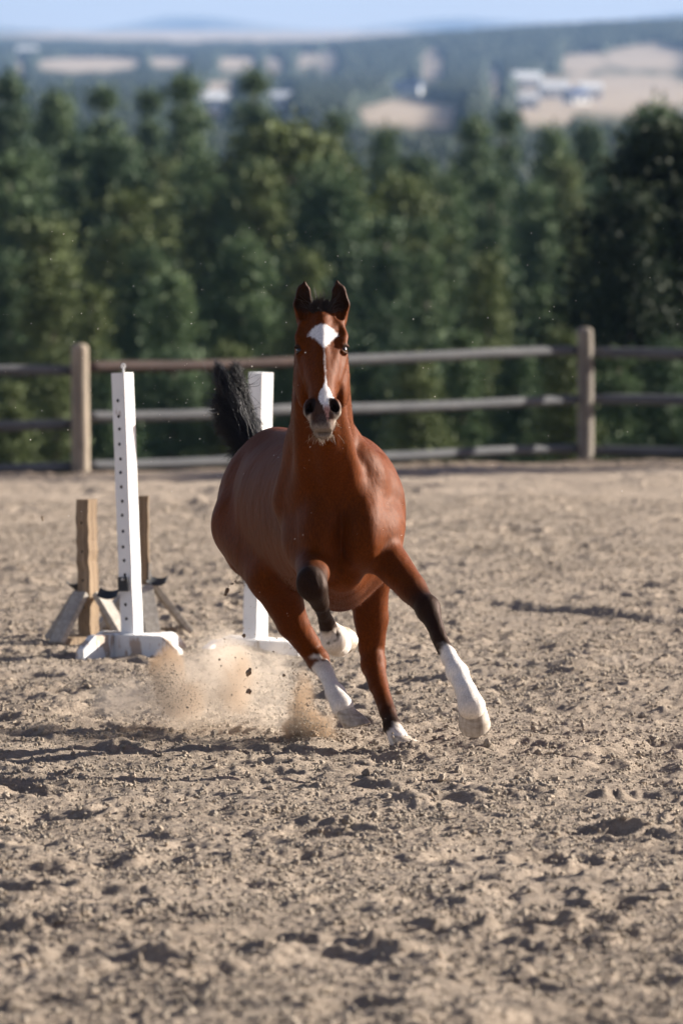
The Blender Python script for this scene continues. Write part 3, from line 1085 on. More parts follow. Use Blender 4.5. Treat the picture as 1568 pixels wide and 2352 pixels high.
# --- brown timber standards with splayed braces
def timber_standard(base, yaw, h, w, label, seed, brace_mat, cup_side):
    t = empty('timber_standard', base)
    tag(t, label, 'jump standard', 'bare timber jump standards')
    u = link('upright', upright_mesh(w, h, 0.004, seed, [(0.0, z) for z in (h - 0.13, h - 0.29, h - 0.45, h - 0.6)], 0.007, old_wood), old_wood, t)
    u.rotation_euler = (R(0.5), R(-1.2), yaw)
    for k in range(4):
        a = yaw + R(90 * k)
        d = Vector((math.cos(a), math.sin(a), 0))
        top = d * (w / 2 + 0.012) + Vector((0, 0, 0.27))
        foot = d * (w / 2 + 0.225) + Vector((0, 0, 0.0))
        v = foot - top
        o = board('brace', v.length, 0.035, 0.09, brace_mat, t, top - Vector((0, 0, 0)), bev=0.003, seed=seed + k)
        o.rotation_mode = 'QUATERNION'
        X = v.normalized(); Yv = Vector((0, 0, 1)).cross(X).normalized(); Z = X.cross(Yv)
        o.rotation_quaternion = Matrix((X, Yv, Z)).transposed().to_quaternion()
        # ground board under each brace
        g = board('foot_board', w / 2 + 0.30, 0.045, 0.07, old_wood, t, d * 0.0 + Vector((0, 0, 0.0)), rot=(0, 0, a), bev=0.003, seed=seed + 9 + k)
        g.location = d * (w / 2 + 0.002) + Vector((0, 0, -0.005))
        g.data.transform(Matrix.Diagonal((0.225 / (w / 2 + 0.30), 1, 1, 1)))
    a = yaw + R(cup_side)
    d = Vector((math.cos(a), math.sin(a), 0))
    cup_dish(t, d * (w / 2 + 0.055) + Vector((0, 0, 0.30)), 0.12, a)
    pm = board('cup_plate', 0.05, 0.10, 0.005, metal_m, t, d * (w / 2 + 0.004) + Vector((0, 0, 0.31)), rot=(0, 0, a - R(90)), bev=0.001)
    pm.location -= Vector((math.cos(a - R(90)), math.sin(a - R(90)), 0)) * 0.025
    return t


b3 = Vector(W(206, 1482, 31.6)); b3.z = 0
timber_standard(b3, R(-38), 0.80, 0.088, 'weathered brown timber standard with splayed grey braces, leftmost of the jump gear', 31, grey_wood, 180)
b4 = Vector(W(326, 1470, 32.3)); b4.z = 0
timber_standard(b4, R(-75), 0.79, 0.085, 'weathered brown timber standard mostly hidden behind the tall white standard', 47, grey_wood, 60)
# ------------------------------------------------------------------ the horse: one implicit surface, meshed with surface nets
def axis_coords(segs):
    """segs: list of (start, end, step); returns sorted coordinates."""
    out = []
    for a, b, s in segs:
        n = max(1, int(round((b - a) / s)))
        out.append(np.linspace(a, b, n, endpoint=False))
    out.append([segs[-1][1]])
    return np.concatenate(out).astype(np.float32)


class Field:
    def __init__(self, xs, ys, zs):
        self.xs, self.ys, self.zs = xs, ys, zs
        self.F = np.full((len(xs), len(ys), len(zs)), 0.3, np.float32)

    def box(self, lo, hi):
        s = []
        for c, a, b in zip((self.xs, self.ys, self.zs), lo, hi):
            i = max(0, int(np.searchsorted(c, a)) - 1)
            j = min(len(c), int(np.searchsorted(c, b)) + 1)
            s.append(slice(i, j))
        X = self.xs[s[0]][:, None, None]
        Y = self.ys[s[1]][None, :, None]
        Z = self.zs[s[2]][None, None, :]
        return tuple(s), X, Y, Z

    def put(self, s, d, k, mode):
        F = self.F[s]
        d = d.astype(np.float32)
        if mode == 'sub':
            d = -d
            h = np.clip(0.5 - 0.5 * (F - d) / k, 0, 1)
            self.F[s] = F * (1 - h) + d * h + k * h * (1 - h)
        else:
            h = np.clip(0.5 + 0.5 * (F - d) / k, 0, 1)
            self.F[s] = F * (1 - h) + d * h - k * h * (1 - h)

    def cone(self, a, b, ra, rb, k=0.03, mode='add'):
        a = np.asarray(a, float); b = np.asarray(b, float)
        pad = max(ra, rb) + 2 * k + 0.02
        s, X, Y, Z = self.box(np.minimum(a, b) - pad, np.maximum(a, b) + pad)
        ab = b - a
        L2 = float(ab @ ab) + 1e-9
        t = np.clip(((X - a[0]) * ab[0] + (Y - a[1]) * ab[1] + (Z - a[2]) * ab[2]) / L2, 0, 1)
        d = np.sqrt((X - a[0] - t * ab[0]) ** 2 + (Y - a[1] - t * ab[1]) ** 2 + (Z - a[2] - t * ab[2]) ** 2)
        self.put(s, d - (ra + t * (rb - ra)), k, mode)

    def ell(self, c, r, k=0.03, rot=None, mode='add'):
        c = np.asarray(c, float); r = np.asarray(r, float)
        pad = r.max() + 2 * k + 0.02
        s, X, Y, Z = self.box(c - pad, c + pad)
        X = X - c[0]; Y = Y - c[1]; Z = Z - c[2]
        if rot is None:
            q = (X, Y, Z)
        else:                       # rows of rot are the ellipsoid's axes
            q = [X * rot[i][0] + Y * rot[i][1] + Z * rot[i][2] for i in range(3)]
        k0 = np.sqrt((q[0] / r[0]) ** 2 + (q[1] / r[1]) ** 2 + (q[2] / r[2]) ** 2)
        k1 = np.sqrt((q[0] / r[0] ** 2) ** 2 + (q[1] / r[1] ** 2) ** 2 + (q[2] / r[2] ** 2) ** 2) + 1e-6
        self.put(s, k0 * (k0 - 1) / k1, k, mode)

    def loft(self, O, A, B, N, table, k=0.03, n=2.0, mode='add'):
        """Superelliptic loft along A: rows (s, centre along B, centre along N, half width B, half width N)."""
        O, A, B, N = (np.asarray(v, float) for v in (O, A, B, N))
        t = np.asarray(table, float)
        pts = []
        for r_ in t:
            for sb in (-1, 1):
                for sn in (-1, 1):
                    pts.append(O + A * r_[0] + B * (r_[1] + sb * r_[3]) + N * (r_[2] + sn * r_[4]))
        pts = np.array(pts)
        pad = 2 * k + 0.04
        s, X, Y, Z = self.box(pts.min(0) - pad, pts.max(0) + pad)
        X = X - O[0]; Y = Y - O[1]; Z = Z - O[2]
        u = X * A[0] + Y * A[1] + Z * A[2]
        v = X * B[0] + Y * B[1] + Z * B[2]
        w = X * N[0] + Y * N[1] + Z * N[2]
        cb, cn, a, b = (np.interp(u, t[:, 0], t[:, j]) for j in (1, 2, 3, 4))
        p = np.abs(v - cb) / a; q = np.abs(w - cn) / b
        e = (p ** n + q ** n) ** (1 / n)
        d = (e - 1) * np.minimum(a, b)
        cap = np.maximum(t[0, 0] - u, u - t[-1, 0])
        self.put(s, np.maximum(d, cap), k, mode)


def surface_nets(xs, ys, zs, F):
    nx, ny, nz = F.shape
    ins = F < 0
    cid_shape = (nx - 1, ny - 1, nz - 1)
    coords = (xs, ys, zs)
    quads = []
    sums_i, sums_p = [], []

    def cell(i, j, k):
        return (i * cid_shape[1] + j) * cid_shape[2] + k
    for ax in range(3):
        sl0 = [slice(None)] * 3; sl1 = [slice(None)] * 3
        sl0[ax] = slice(0, -1); sl1[ax] = slice(1, None)
        A = ins[tuple(sl0)]; Bn = ins[tuple(sl1)]
        idx = np.argwhere(A != Bn)
        o1, o2 = [a for a in range(3) if a != ax]
        ok = (idx[:, o1] > 0) & (idx[:, o1] < F.shape[o1] - 1) & (idx[:, o2] > 0) & (idx[:, o2] < F.shape[o2] - 1)
        idx = idx[ok]
        i2 = idx.copy(); i2[:, ax] += 1
        f0 = F[tuple(idx.T)]; f1 = F[tuple(i2.T)]
        t = f0 / (f0 - f1)
        P = np.stack([coords[a][idx[:, a]] for a in range(3)], 1).astype(np.float64)
        P[:, ax] += t * (coords[ax][i2[:, ax]] - coords[ax][idx[:, ax]])
        cells = []
        for d1, d2 in ((0, 0), (-1, 0), (-1, -1), (0, -1)):
            c = idx.copy(); c[:, o1] += d1; c[:, o2] += d2
            cc = cell(c[:, 0], c[:, 1], c[:, 2])
            cells.append(cc)
            sums_i.append(cc); sums_p.append(P)
        q = np.stack(cells, 1)
        flip = (f0 < 0)
        if ax == 1:
            flip = ~flip
        q[~flip] = q[~flip][:, ::-1]
        quads.append(q)
    ids = np.concatenate(sums_i); P = np.concatenate(sums_p)
    uniq, inv = np.unique(ids, return_inverse=True)
    cnt = np.bincount(inv)
    V = np.stack([np.bincount(inv, P[:, a]) / cnt for a in range(3)], 1)
    Q = np.concatenate(quads)
    Q = np.searchsorted(uniq, Q)
    return V, Q


# ---- frames of the head
HO = W(737, 702, 23.55)                                   # poll
HS = Vector((0.012, -0.60, -0.80)).normalized()           # towards the muzzle
HW = Vector((1.0, 0.0, 0.02)).normalized()                # towards the horse's left
HN = HW.cross(HS).normalized()
if HN.z < 0: HN = -HN
HW = HS.cross(HN).normalized()
if HW.x < 0: HW = -HW
HS, HW, HN = (np.array(v) for v in (HS, HW, HN))


def H(s, w, n):
    return HO + HS * s + HW * w + HN * n


HR = [HS, HW, HN]          # ellipsoid axes (s, w, n)


def build_horse_field():
    xs = axis_coords([(-0.72, -0.24, 0.008), (-0.24, 0.08, 0.0042), (0.08, 0.70, 0.0075)])
    ys = axis_coords([(22.95, 23.62, 0.0055), (23.62, 26.05, 0.0095)])
    zs = axis_coords([(-0.02, 1.33, 0.0075), (1.33, 2.06, 0.0045)])
    f = Field(xs, ys, zs)
    # ---------------- trunk
    f.loft((0, 0, 0), (0, 1, 0), (1, 0, 0), (0, 0, 1), [
        (24.00, 0.01, 1.00, 0.10, 0.14),
        (24.12, 0.01, 1.00, 0.19, 0.27),
        (24.30, 0.00, 1.01, 0.26, 0.345),
        (24.50, -0.02, 1.01, 0.295, 0.375),
        (24.75, -0.055, 1.01, 0.335, 0.365),
        (25.00, -0.130, 1.02, 0.330, 0.340),
        (25.25, -0.205, 1.04, 0.288, 0.310),
        (25.50, -0.27, 1.05, 0.245, 0.285),
        (25.72, -0.31, 1.06, 0.205, 0.240),
        (25.86, -0.33, 1.06, 0.120, 0.165)], k=0.02, n=2.1)
    # withers and back line
    f.cone((-0.05, 24.25, 1.33), (-0.10, 24.75, 1.31), 0.09, 0.08, k=0.06)
    f.cone((-0.17, 25.0, 1.27), (-0.29, 25.5, 1.27), 0.08, 0.09, k=0.06)
    # chest, shoulders
    f.ell((0.092, 23.95, 0.97), (0.100, 0.14, 0.165), k=0.02)
    f.ell((-0.092, 23.95, 0.97), (0.100, 0.14, 0.165), k=0.02)
    f.cone((-0.15, 24.04, 1.36), (-0.20, 24.14, 1.10), 0.075, 0.095, k=0.09)
    f.cone((-0.01, 24.10, 1.36), (0.150, 24.16, 1.10), 0.075, 0.105, k=0.09)
    f.ell((-0.005, 24.02, 1.17), (0.20, 0.13, 0.20), k=0.09)
    shr = Matrix.Rotation(R(-24), 3, 'X')
    rr = [list(shr.col[i]) for i in range(3)]
    f.ell((0.150, 24.17, 1.06), (0.105, 0.17, 0.25), k=0.05, rot=rr)
    f.ell((-0.160, 24.17, 1.08), (0.105, 0.17, 0.28), k=0.05, rot=rr)
    f.ell((0.16, 24.02, 0.96), (0.09, 0.11, 0.13), k=0.05)
    f.ell((-0.15, 24.04, 0.93), (0.09, 0.11, 0.13), k=0.05)
    # creases: between the breast muscles, below the shoulder, behind the elbow
    f.cone((0.005, 23.80, 1.10), (0.005, 23.84, 0.86), 0.012, 0.016, k=0.04, mode='sub')
    # sternum keel
    f.cone((0.0, 24.02, 0.80), (-0.01, 24.45, 0.72), 0.09, 0.11, k=0.06)
    # ---------------- neck
    f.cone((-0.085, 23.66, 1.80), (-0.085, 24.25, 1.34), 0.082, 0.10, k=0.05)
    f.cone((-0.085, 23.62, 1.67), (-0.085, 24.00, 1.30), 0.088, 0.118, k=0.05)
    f.cone((-0.085, 23.64, 1.74), (-0.082, 24.08, 1.32), 0.106, 0.140, k=0.05)
    f.cone((-0.082, 24.08, 1.32), (-0.015, 24.14, 1.08), 0.140, 0.215, k=0.05)
    f.cone((-0.09, 23.60, 1.56), (-0.03, 23.94, 1.14), 0.050, 0.07, k=0.04)      # windpipe
    f.cone((-0.035, 23.69, 1.52), (0.045, 23.97, 1.10), 0.045, 0.070, k=0.035)
    f.cone((-0.150, 23.70, 1.52), (-0.13, 24.00, 1.12), 0.045, 0.075, k=0.05)
    # ---------------- head
    f.loft(HO, HS, HW, HN, [
        (-0.07, 0, -0.10, 0.055, 0.05),
        (-0.03, 0, -0.09, 0.078, 0.08),
        (0.04, 0, -0.085, 0.090, 0.085),
        (0.11, 0, -0.095, 0.099, 0.10),
        (0.19, 0, -0.110, 0.101, 0.115),
        (0.26, 0, -0.112, 0.090, 0.118),
        (0.32, 0, -0.102, 0.076, 0.105),
        (0.38, 0, -0.085, 0.060, 0.084),
        (0.44, 0, -0.075, 0.054, 0.070),
        (0.50, 0, -0.068, 0.055, 0.062),
        (0.55, 0, -0.072, 0.052, 0.052),
        (0.585, 0, -0.078, 0.038, 0.036)], k=0.014, n=2.3)
    f.cone(H(0.06, 0.0, -0.012), H(0.42, 0, -0.022), 0.034, 0.018, k=0.02)         # nasal bone
    for s in (-1, 1):
        f.ell(H(0.255, s * 0.078, -0.165), (0.135, 0.036, 0.085), k=0.022, rot=HR)  # cheek
        f.cone(H(0.20, s * 0.090, -0.075), H(0.33, s * 0.064, -0.075), 0.017, 0.010, k=0.016)   # facial crest
        f.ell(H(0.158, s * 0.090, -0.030), (0.038, 0.017, 0.014), k=0.025, rot=HR)   # brow
        f.cone(H(0.035, s * 0.065, -0.036), H(0.13, s * 0.088, -0.040), 0.021, 0.018, k=0.025)
        f.ell(H(0.112, s * 0.080, -0.008), (0.020, 0.010, 0.010), k=0.025, rot=HR, mode='sub')   # hollow above the eye
        f.ell(H(0.21, s * 0.056, 0.010), (0.08, 0.014, 0.011), k=0.03, rot=HR, mode='sub')      # groove beside the nasal bone
        f.ell(H(0.497, s * 0.047, -0.040), (0.049, 0.032, 0.036), k=0.016, rot=HR)   # nostril flare
        f.cone(H(0.477, s * 0.041, -0.004), H(0.512, s * 0.051, -0.010), 0.010, 0.0185, k=0.008, mode='sub')
        f.cone(H(0.480, s * 0.042, -0.030), H(0.512, s * 0.052, -0.036), 0.009, 0.0170, k=0.006, mode='sub')
        f.cone(H(0.47, s * 0.030, -0.020), H(0.50, s * 0.037, -0.034), 0.0085, 0.0075, k=0.008)  # flap inside
        # eye socket
        f.ell(H(0.196, s * 0.104, -0.036), (0.018, 0.011, 0.014), k=0.006, rot=HR, mode='sub')
        f.cone(H(0.184, s * 0.084, -0.024), H(0.180, s * 0.106, -0.042), 0.0075, 0.0075, k=0.008)   # upper lid
        f.cone(H(0.213, s * 0.086, -0.034), H(0.209, s * 0.101, -0.050), 0.0065, 0.0065, k=0.008)  # lower lid
    f.ell(H(0.565, 0, -0.050), (0.030, 0.044, 0.026), k=0.014, rot=HR)             # upper lip
    f.ell(H(0.572, 0, -0.100), (0.028, 0.034, 0.024), k=0.014, rot=HR)             # lower lip and chin
    f.cone(H(0.592, -0.03, -0.083), H(0.592, 0.03, -0.083), 0.005, 0.005, k=0.006, mode='sub')
    f.cone(H(0.575, -0.045, -0.088), H(0.585, 0.0, -0.083), 0.004, 0.004, k=0.005, mode='sub')
    f.cone(H(0.575, 0.045, -0.088), H(0.585, 0.0, -0.083), 0.004, 0.004, k=0.005, mode='sub')
    # ears
    for base, mid, up, tip in (
            (W(697, 735, 23.57), W(695, 700, 23.57), W(697, 668, 23.56), W(700, 646, 23.55)),
            (W(780, 735, 23.57), W(781, 700, 23.57), W(778, 668, 23.56), W(773, 644, 23.55))):
        f.cone(base, mid, 0.030, 0.0395, k=0.014)
        f.cone(mid, up, 0.0395, 0.029, k=0.006)
        f.cone(up, tip, 0.029, 0.004, k=0.004)
        o = np.array((0.0, -0.028, 0.0))
        f.cone(base + o + (0, 0, 0.014), mid + o, 0.018, 0.033, k=0.005, mode='sub')
        f.cone(mid + o, up + o, 0.033, 0.022, k=0.005, mode='sub')
        f.cone(up + o, tip + o * 0.6, 0.022, 0.001, k=0.005, mode='sub')
    # ---------------- foreleg A, stretched out
    el = W(868, 1262, 24.05); kn = W(982, 1398, 23.72); cn = W(1008, 1462, 23.63)
    f.cone((0.15, 24.08, 0.98), el, 0.115, 0.085, k=0.05)
    f.cone(el, W(945, 1352, 23.84), 0.088, 0.060, k=0.03)
    f.cone(W(905, 1290, 23.98), W(955, 1365, 23.80), 0.055, 0.040, k=0.03)
    f.cone(W(945, 1352, 23.84), kn, 0.056, 0.046, k=0.02)
    f.ell(kn, (0.047, 0.048, 0.060), k=0.02)
    f.cone(kn, cn, 0.046, 0.030, k=0.02)
    f.cone(cn, W(1030, 1503, 23.57), 0.029, 0.028, k=0.012)
    f.cone(W(996, 1462, 23.66), W(1026, 1520, 23.57), 0.016, 0.020, k=0.012)
    f.cone(W(1030, 1503, 23.57), W(1046, 1538, 23.52), 0.028, 0.040, k=0.015)
    f.ell(W(1050, 1546, 23.53), (0.048, 0.050, 0.044), k=0.015)
    f.cone(W(1052, 1550, 23.52), W(1070, 1588, 23.45), 0.040, 0.042, k=0.015)
    f.cone(W(1070, 1588, 23.45), W(1082, 1622, 23.42), 0.042, 0.058, k=0.012)
    # ---------------- foreleg B, folded
    elb = W(722, 1285, 24.0); knb = W(716, 1345, 23.62); fb = W(757, 1448, 23.86)
    f.cone((-0.12, 24.08, 0.92), elb, 0.11, 0.085, k=0.05)
    f.cone(elb, knb, 0.085, 0.056, k=0.03)
    f.ell(W(714, 1338, 23.60), (0.062, 0.05, 0.070), k=0.02)
    f.cone(W(722, 1352, 23.60), W(735, 1385, 23.68), 0.054, 0.038, k=0.02)
    f.cone(W(735, 1385, 23.68), W(748, 1425, 23.80), 0.032, 0.028, k=0.015)
    f.cone(W(748, 1425, 23.80), fb, 0.030, 0.042, k=0.015)
    f.ell(W(768, 1466, 23.88), (0.058, 0.050, 0.062), k=0.015)
    f.cone(W(768, 1466, 23.88), W(776, 1478, 23.98), 0.052, 0.058, k=0.015)
    # ---------------- haunches
    f.ell((-0.42, 25.42, 0.98), (0.140, 0.26, 0.28), k=0.025)
    f.ell((-0.16, 25.40, 1.00), (0.155, 0.28, 0.28), k=0.05)
    f.ell((-0.29, 25.45, 1.17), (0.19, 0.28, 0.18), k=0.05)
    # hind C
    stf = W(628, 1322, 24.92); hk = W(722, 1502, 25.10)
    f.cone((-0.41, 25.28, 0.94), stf, 0.17, 0.115, k=0.05)
    f.cone(stf, W(672, 1432, 25.02), 0.112, 0.068, k=0.03)
    f.cone(W(672, 1432, 25.02), hk, 0.066, 0.052, k=0.02)
    f.ell(W(729, 1512, 25.08), (0.050, 0.06, 0.055), k=0.015)
    f.cone(W(729, 1515, 25.06), W(749, 1548, 24.98), 0.050, 0.035, k=0.015)
    f.cone(W(749, 1548, 24.98), W(764, 1582, 24.90), 0.034, 0.036, k=0.012)
    f.ell(W(770, 1592, 24.88), (0.043, 0.045, 0.044), k=0.014)
    f.cone(W(770, 1592, 24.88), W(786, 1622, 24.80), 0.042, 0.050, k=0.014)
    # hind D, planted
    std = W(842, 1322, 24.92); hd = W(856, 1525, 25.0)
    f.cone((-0.12, 25.30, 0.98), std, 0.16, 0.105, k=0.05)
    f.cone(std, W(852, 1420, 24.98), 0.100, 0.073, k=0.03)
    f.cone(W(852, 1420, 24.98), W(853, 1490, 25.02), 0.073, 0.058, k=0.02)
    f.ell(W(857, 1522, 25.0), (0.056, 0.065, 0.075), k=0.015)
    f.cone(hd, W(869, 1575, 24.90), 0.052, 0.042, k=0.015)
    f.cone(W(869, 1575, 24.90), W(890, 1635, 24.76), 0.040, 0.035, k=0.012)
    f.cone(W(890, 1635, 24.76), W(900, 1668, 24.70), 0.035, 0.036, k=0.012)
    f.ell(W(900, 1668, 24.70), (0.038, 0.042, 0.044), k=0.012)
    f.cone(W(900, 1668, 24.70), W(915, 1698, 24.62), 0.036, 0.044, k=0.012)
    # tail dock
    f.cone((-0.34, 25.78, 1.17), W(582, 1030, 25.92), 0.06, 0.040, k=0.04)
    f.cone(W(582, 1030, 25.92), W(566, 985, 26.0), 0.034, 0.022, k=0.02)
    return f


import time as _t
_t0 = _t.time()
fld = build_horse_field()
print('field', _t.time() - _t0)
HV, HQ = surface_nets(fld.xs, fld.ys, fld.zs, fld.F)
# relax the grid's stepping on trunk and legs, a little on the head
_e = np.concatenate([HQ[:, [0, 1]], HQ[:, [1, 2]], HQ[:, [2, 3]], HQ[:, [3, 0]]])
_cnt = np.bincount(_e[:, 0], minlength=len(HV))[:, None] + np.bincount(_e[:, 1], minlength=len(HV))[:, None]
_w = np.where((HV[:, 2] > 1.40) & (HV[:, 1] < 23.72), 0.12, 0.62)[:, None]
for _k in range(6):
    _s = np.stack([np.bincount(_e[:, 0], HV[_e[:, 1], a], len(HV)) + np.bincount(_e[:, 1], HV[_e[:, 0], a], len(HV)) for a in range(3)], 1) / _cnt
    HV = HV + (_s - HV) * _w * (1.0 if _k % 2 == 0 else -0.95)
del fld
print('nets', _t.time() - _t0, len(HV))

horse = empty('horse', (-0.1, 24.8, 0.0))
tag(horse, 'galloping bay horse with white star, snip and white socks kicking up sand in the arena', 'horse')
HB = np.array((-0.1, 24.8, 0.0))


# ---- coat pattern (markings of the animal, not light)
def smooth(a, b, x):
    t = np.clip((x - a) / (b - a), 0, 1)
    return t * t * (3 - 2 * t)


def horse_colors(V):
    x, y, z = V[:, 0], V[:, 1], V[:, 2]
    # frame position in the 1568 x 2352 picture is only used for leg bands expressed per leg below
    n1 = vnoise(x * 30 + y * 17, z * 30 + y * 11, 5) + 0.5 * vnoise(x * 80 + y * 40, z * 80, 6)
    n2 = vnoise(x * 7 + y * 5, z * 7, 8)
    bay = np.array((0.092, 0.0225, 0.0024)); dark = np.array((0.090, 0.026, 0.012)); blk = np.array((0.018, 0.010, 0.007))
    white = np.array((0.72, 0.69, 0.66))
    col = np.repeat(bay[None], len(V), 0) * (1 + 0.22 * n2[:, None] + 0.10 * n1[:, None])
    # legs
    def bandleg(P, blackfrom, whitefrom, sel, wn=0.0, soft=0.09):
        """P: polyline top to bottom; positions along it decide the colour."""
        P = np.array(P); seg = P[1:] - P[:-1]
        L = np.linalg.norm(seg, axis=1); cum = np.concatenate([[0], np.cumsum(L)])
        best = np.full(len(V), 9.0); at = np.zeros(len(V))
        for i in range(len(seg)):
            r = V - P[i]
            t = np.clip((r @ seg[i]) / (L[i] ** 2), 0, 1)
            d = np.linalg.norm(r - t[:, None] * seg[i], axis=1)
            m = d < best
            best[m] = d[m]; at[m] = (cum[i] + t * L[i])[m]
        near = (best < sel)
        if blackfrom is not None:
            b = smooth(blackfrom - soft, blackfrom + soft, at + 0.03 * n1) * near
            col[:] = col * (1 - b[:, None]) + blk * b[:, None]
        if whitefrom is not None:
            w_ = smooth(whitefrom - 0.022, whitefrom + 0.022, at + 0.060 * n1 + 0.03 * n2) * near
            dirty = np.clip(0.45 + 1.8 * n2 + 0.8 * n1, 0, 1)[:, None] * 0.42
            wc = white * (1 - dirty) + np.array((0.36, 0.27, 0.19)) * dirty
            col[:] = col * (1 - w_[:, None]) + wc * w_[:, None]
    A = [W(868, 1262, 24.05), W(945, 1352, 23.84), W(982, 1398, 23.72), W(1008, 1462, 23.63), W(1030, 1503, 23.57), W(1052, 1550, 23.52), W(1083, 1625, 23.42)]
    bandleg(A, 0.37, 0.68, 0.13, soft=0.10)
    B = [W(722, 1285, 24.0), W(716, 1340, 23.60), W(735, 1385, 23.68), W(757, 1448, 23.86), W(780, 1485, 24.0)]
    bandleg(B, 0.28, 0.735, 0.14)
    C = [W(628, 1322, 24.92), W(672, 1432, 25.02), W(722, 1502, 25.10), W(749, 1548, 24.98), W(786, 1622, 24.80)]
    bandleg(C, None, 0.535, 0.14)
    D = [W(842, 1322, 24.92), W(852, 1420, 24.98), W(856, 1525, 25.0), W(869, 1575, 24.90), W(890, 1635, 24.76), W(915, 1698, 24.62)]
    bandleg(D, 0.70, None, 0.10, soft=0.12)
    bandleg(D, None, 0.865, 0.10)
    # head
    r = V - HO
    s = r @ HS; w = r @ HW; n = r @ HN
    front = (n > -0.055) & (s > -0.1) & (s < 0.7) & (np.abs(w) < 0.16)
    hn = vnoise(w * 160, s * 60, 11) * 0.007 + vnoise(w * 400, s * 120, 12) * 0.006
    ww = w - 0.004 - 0.012 * s / 0.4
    # star
    st = np.sqrt((ww / 0.062) ** 2 + ((s - 0.148) / 0.040) ** 2)
    tri = np.clip(1 - (s - 0.15) / 0.080, 0, 1) * 0.052
    starm = np.where(s < 0.15, st - 1, (np.abs(ww) - tri) / 0.04)
    m = smooth(0.16, -0.16, starm + hn * 18) * front
    # narrow stripe
    sw = np.interp(s, [0.2, 0.24, 0.33, 0.40, 0.44, 0.47, 0.50, 0.535], [0.005, 0.0005, -0.0035, 0.006, 0.026, 0.034, 0.019, 0.006])
    m2 = smooth(0.003, -0.003, np.abs(ww) - sw + hn * 0.8) * front * (s > 0.19) * (s < 0.55)
    wh = np.maximum(m, m2)[:, None]
    # dark muzzle, pale lips
    dk = smooth(0.455, 0.49, s + hn)[:, None] * (np.abs(s - 0.6) < 0.2)[:, None] * (np.abs(w) < 0.12)[:, None]
    nearhead = ((s > -0.12) & (s < 0.72) & (np.abs(w) < 0.14) & (n < 0.10) & (n > -0.17))[:, None]
    col[:] = np.where(nearhead, col * (1 - 0.85 * dk) + np.array((0.045, 0.032, 0.028)) * 0.85 * dk, col)
    pale = smooth(0.565, 0.585, s + hn * 1.5)[:, None] * nearhead
    col[:] = col * (1 - 0.75 * pale) + np.array((0.26, 0.235, 0.215)) * 0.75 * pale
    side = (smooth(0.50, 0.53, s) * smooth(0.040, 0.056, np.abs(w)))[:, None] * nearhead
    col[:] = col * (1 - 0.7 * side) + np.array((0.50, 0.46, 0.42)) * 0.7 * side
    ctr = (smooth(0.53, 0.55, s) * smooth(0.60, 0.575, s) * smooth(0.030, 0.012, np.abs(w)))[:, None] * nearhead
    col[:] = col * (1 - 0.7 * ctr) + np.array((0.06, 0.05, 0.048)) * 0.7 * ctr
    pink = (smooth(0.485, 0.52, s) * smooth(0.02, 0.008, np.abs(ww)))[:, None] * front[:, None]
    wcol = np.array((0.66, 0.66, 0.68)) * (1 - pink) + np.array((0.36, 0.20, 0.18)) * pink
    col[:] = col * (1 - wh) + wcol * wh
    # nostril cavities and rims
    for sg in (-1, 1):
        q = np.sqrt(((s - 0.500) / 0.038) ** 2 + ((w - sg * (0.049 + (s - 0.5) * 0.28)) / 0.020) ** 2)
        inn = (smooth(1.15, 0.9, q) * (n > -0.085) * (n < 0.03))[:, None] * nearhead
        col[:] = col * (1 - inn) + np.array((0.012, 0.009, 0.009)) * inn
        q = np.sqrt(((s - 0.196) / 0.027) ** 2 + ((w - sg * 0.100) / 0.022) ** 2 + ((n + 0.036) / 0.03) ** 2)
        inn = smooth(0.95, 0.65, q)[:, None]
        col[:] = col * (1 - inn) + blk * inn
    # poll and ears, inner ear dark
    pollm = (smooth(0.055, 0.02, s + hn * 2 + np.abs(w) * 0.3) * smooth(-0.10, -0.06, n))[:, None] * nearhead
    col[:] = col * (1 - pollm * 0.9) + np.array((0.022, 0.013, 0.010)) * pollm * 0.9
    ear = (z > 1.915)
    for cx in (697, 778):
        c = W(cx, 695, 23.57)
        q = np.sqrt(((x - c[0]) / 0.032) ** 2 + ((z - c[2] + 0.005) / 0.082) ** 2)
        inn = (smooth(1.05, 0.7, q) * (y < 23.60) * ear)[:, None]
        col[:] = col * (1 - inn * 0.93) + np.array((0.020, 0.013, 0.011)) * inn * 0.93
    tr_ = (smooth(25.80, 25.90, y) * (x < -0.30) * (z > 1.16))[:, None]
    col[:] = col * (1 - tr_) + blk * tr_
    tipm = (smooth(2.0, 2.03, z))[:, None]
    col[:] = col * (1 - tipm * 0.5) + blk * tipm * 0.5
    return np.clip(col, 0.003, 0.9)


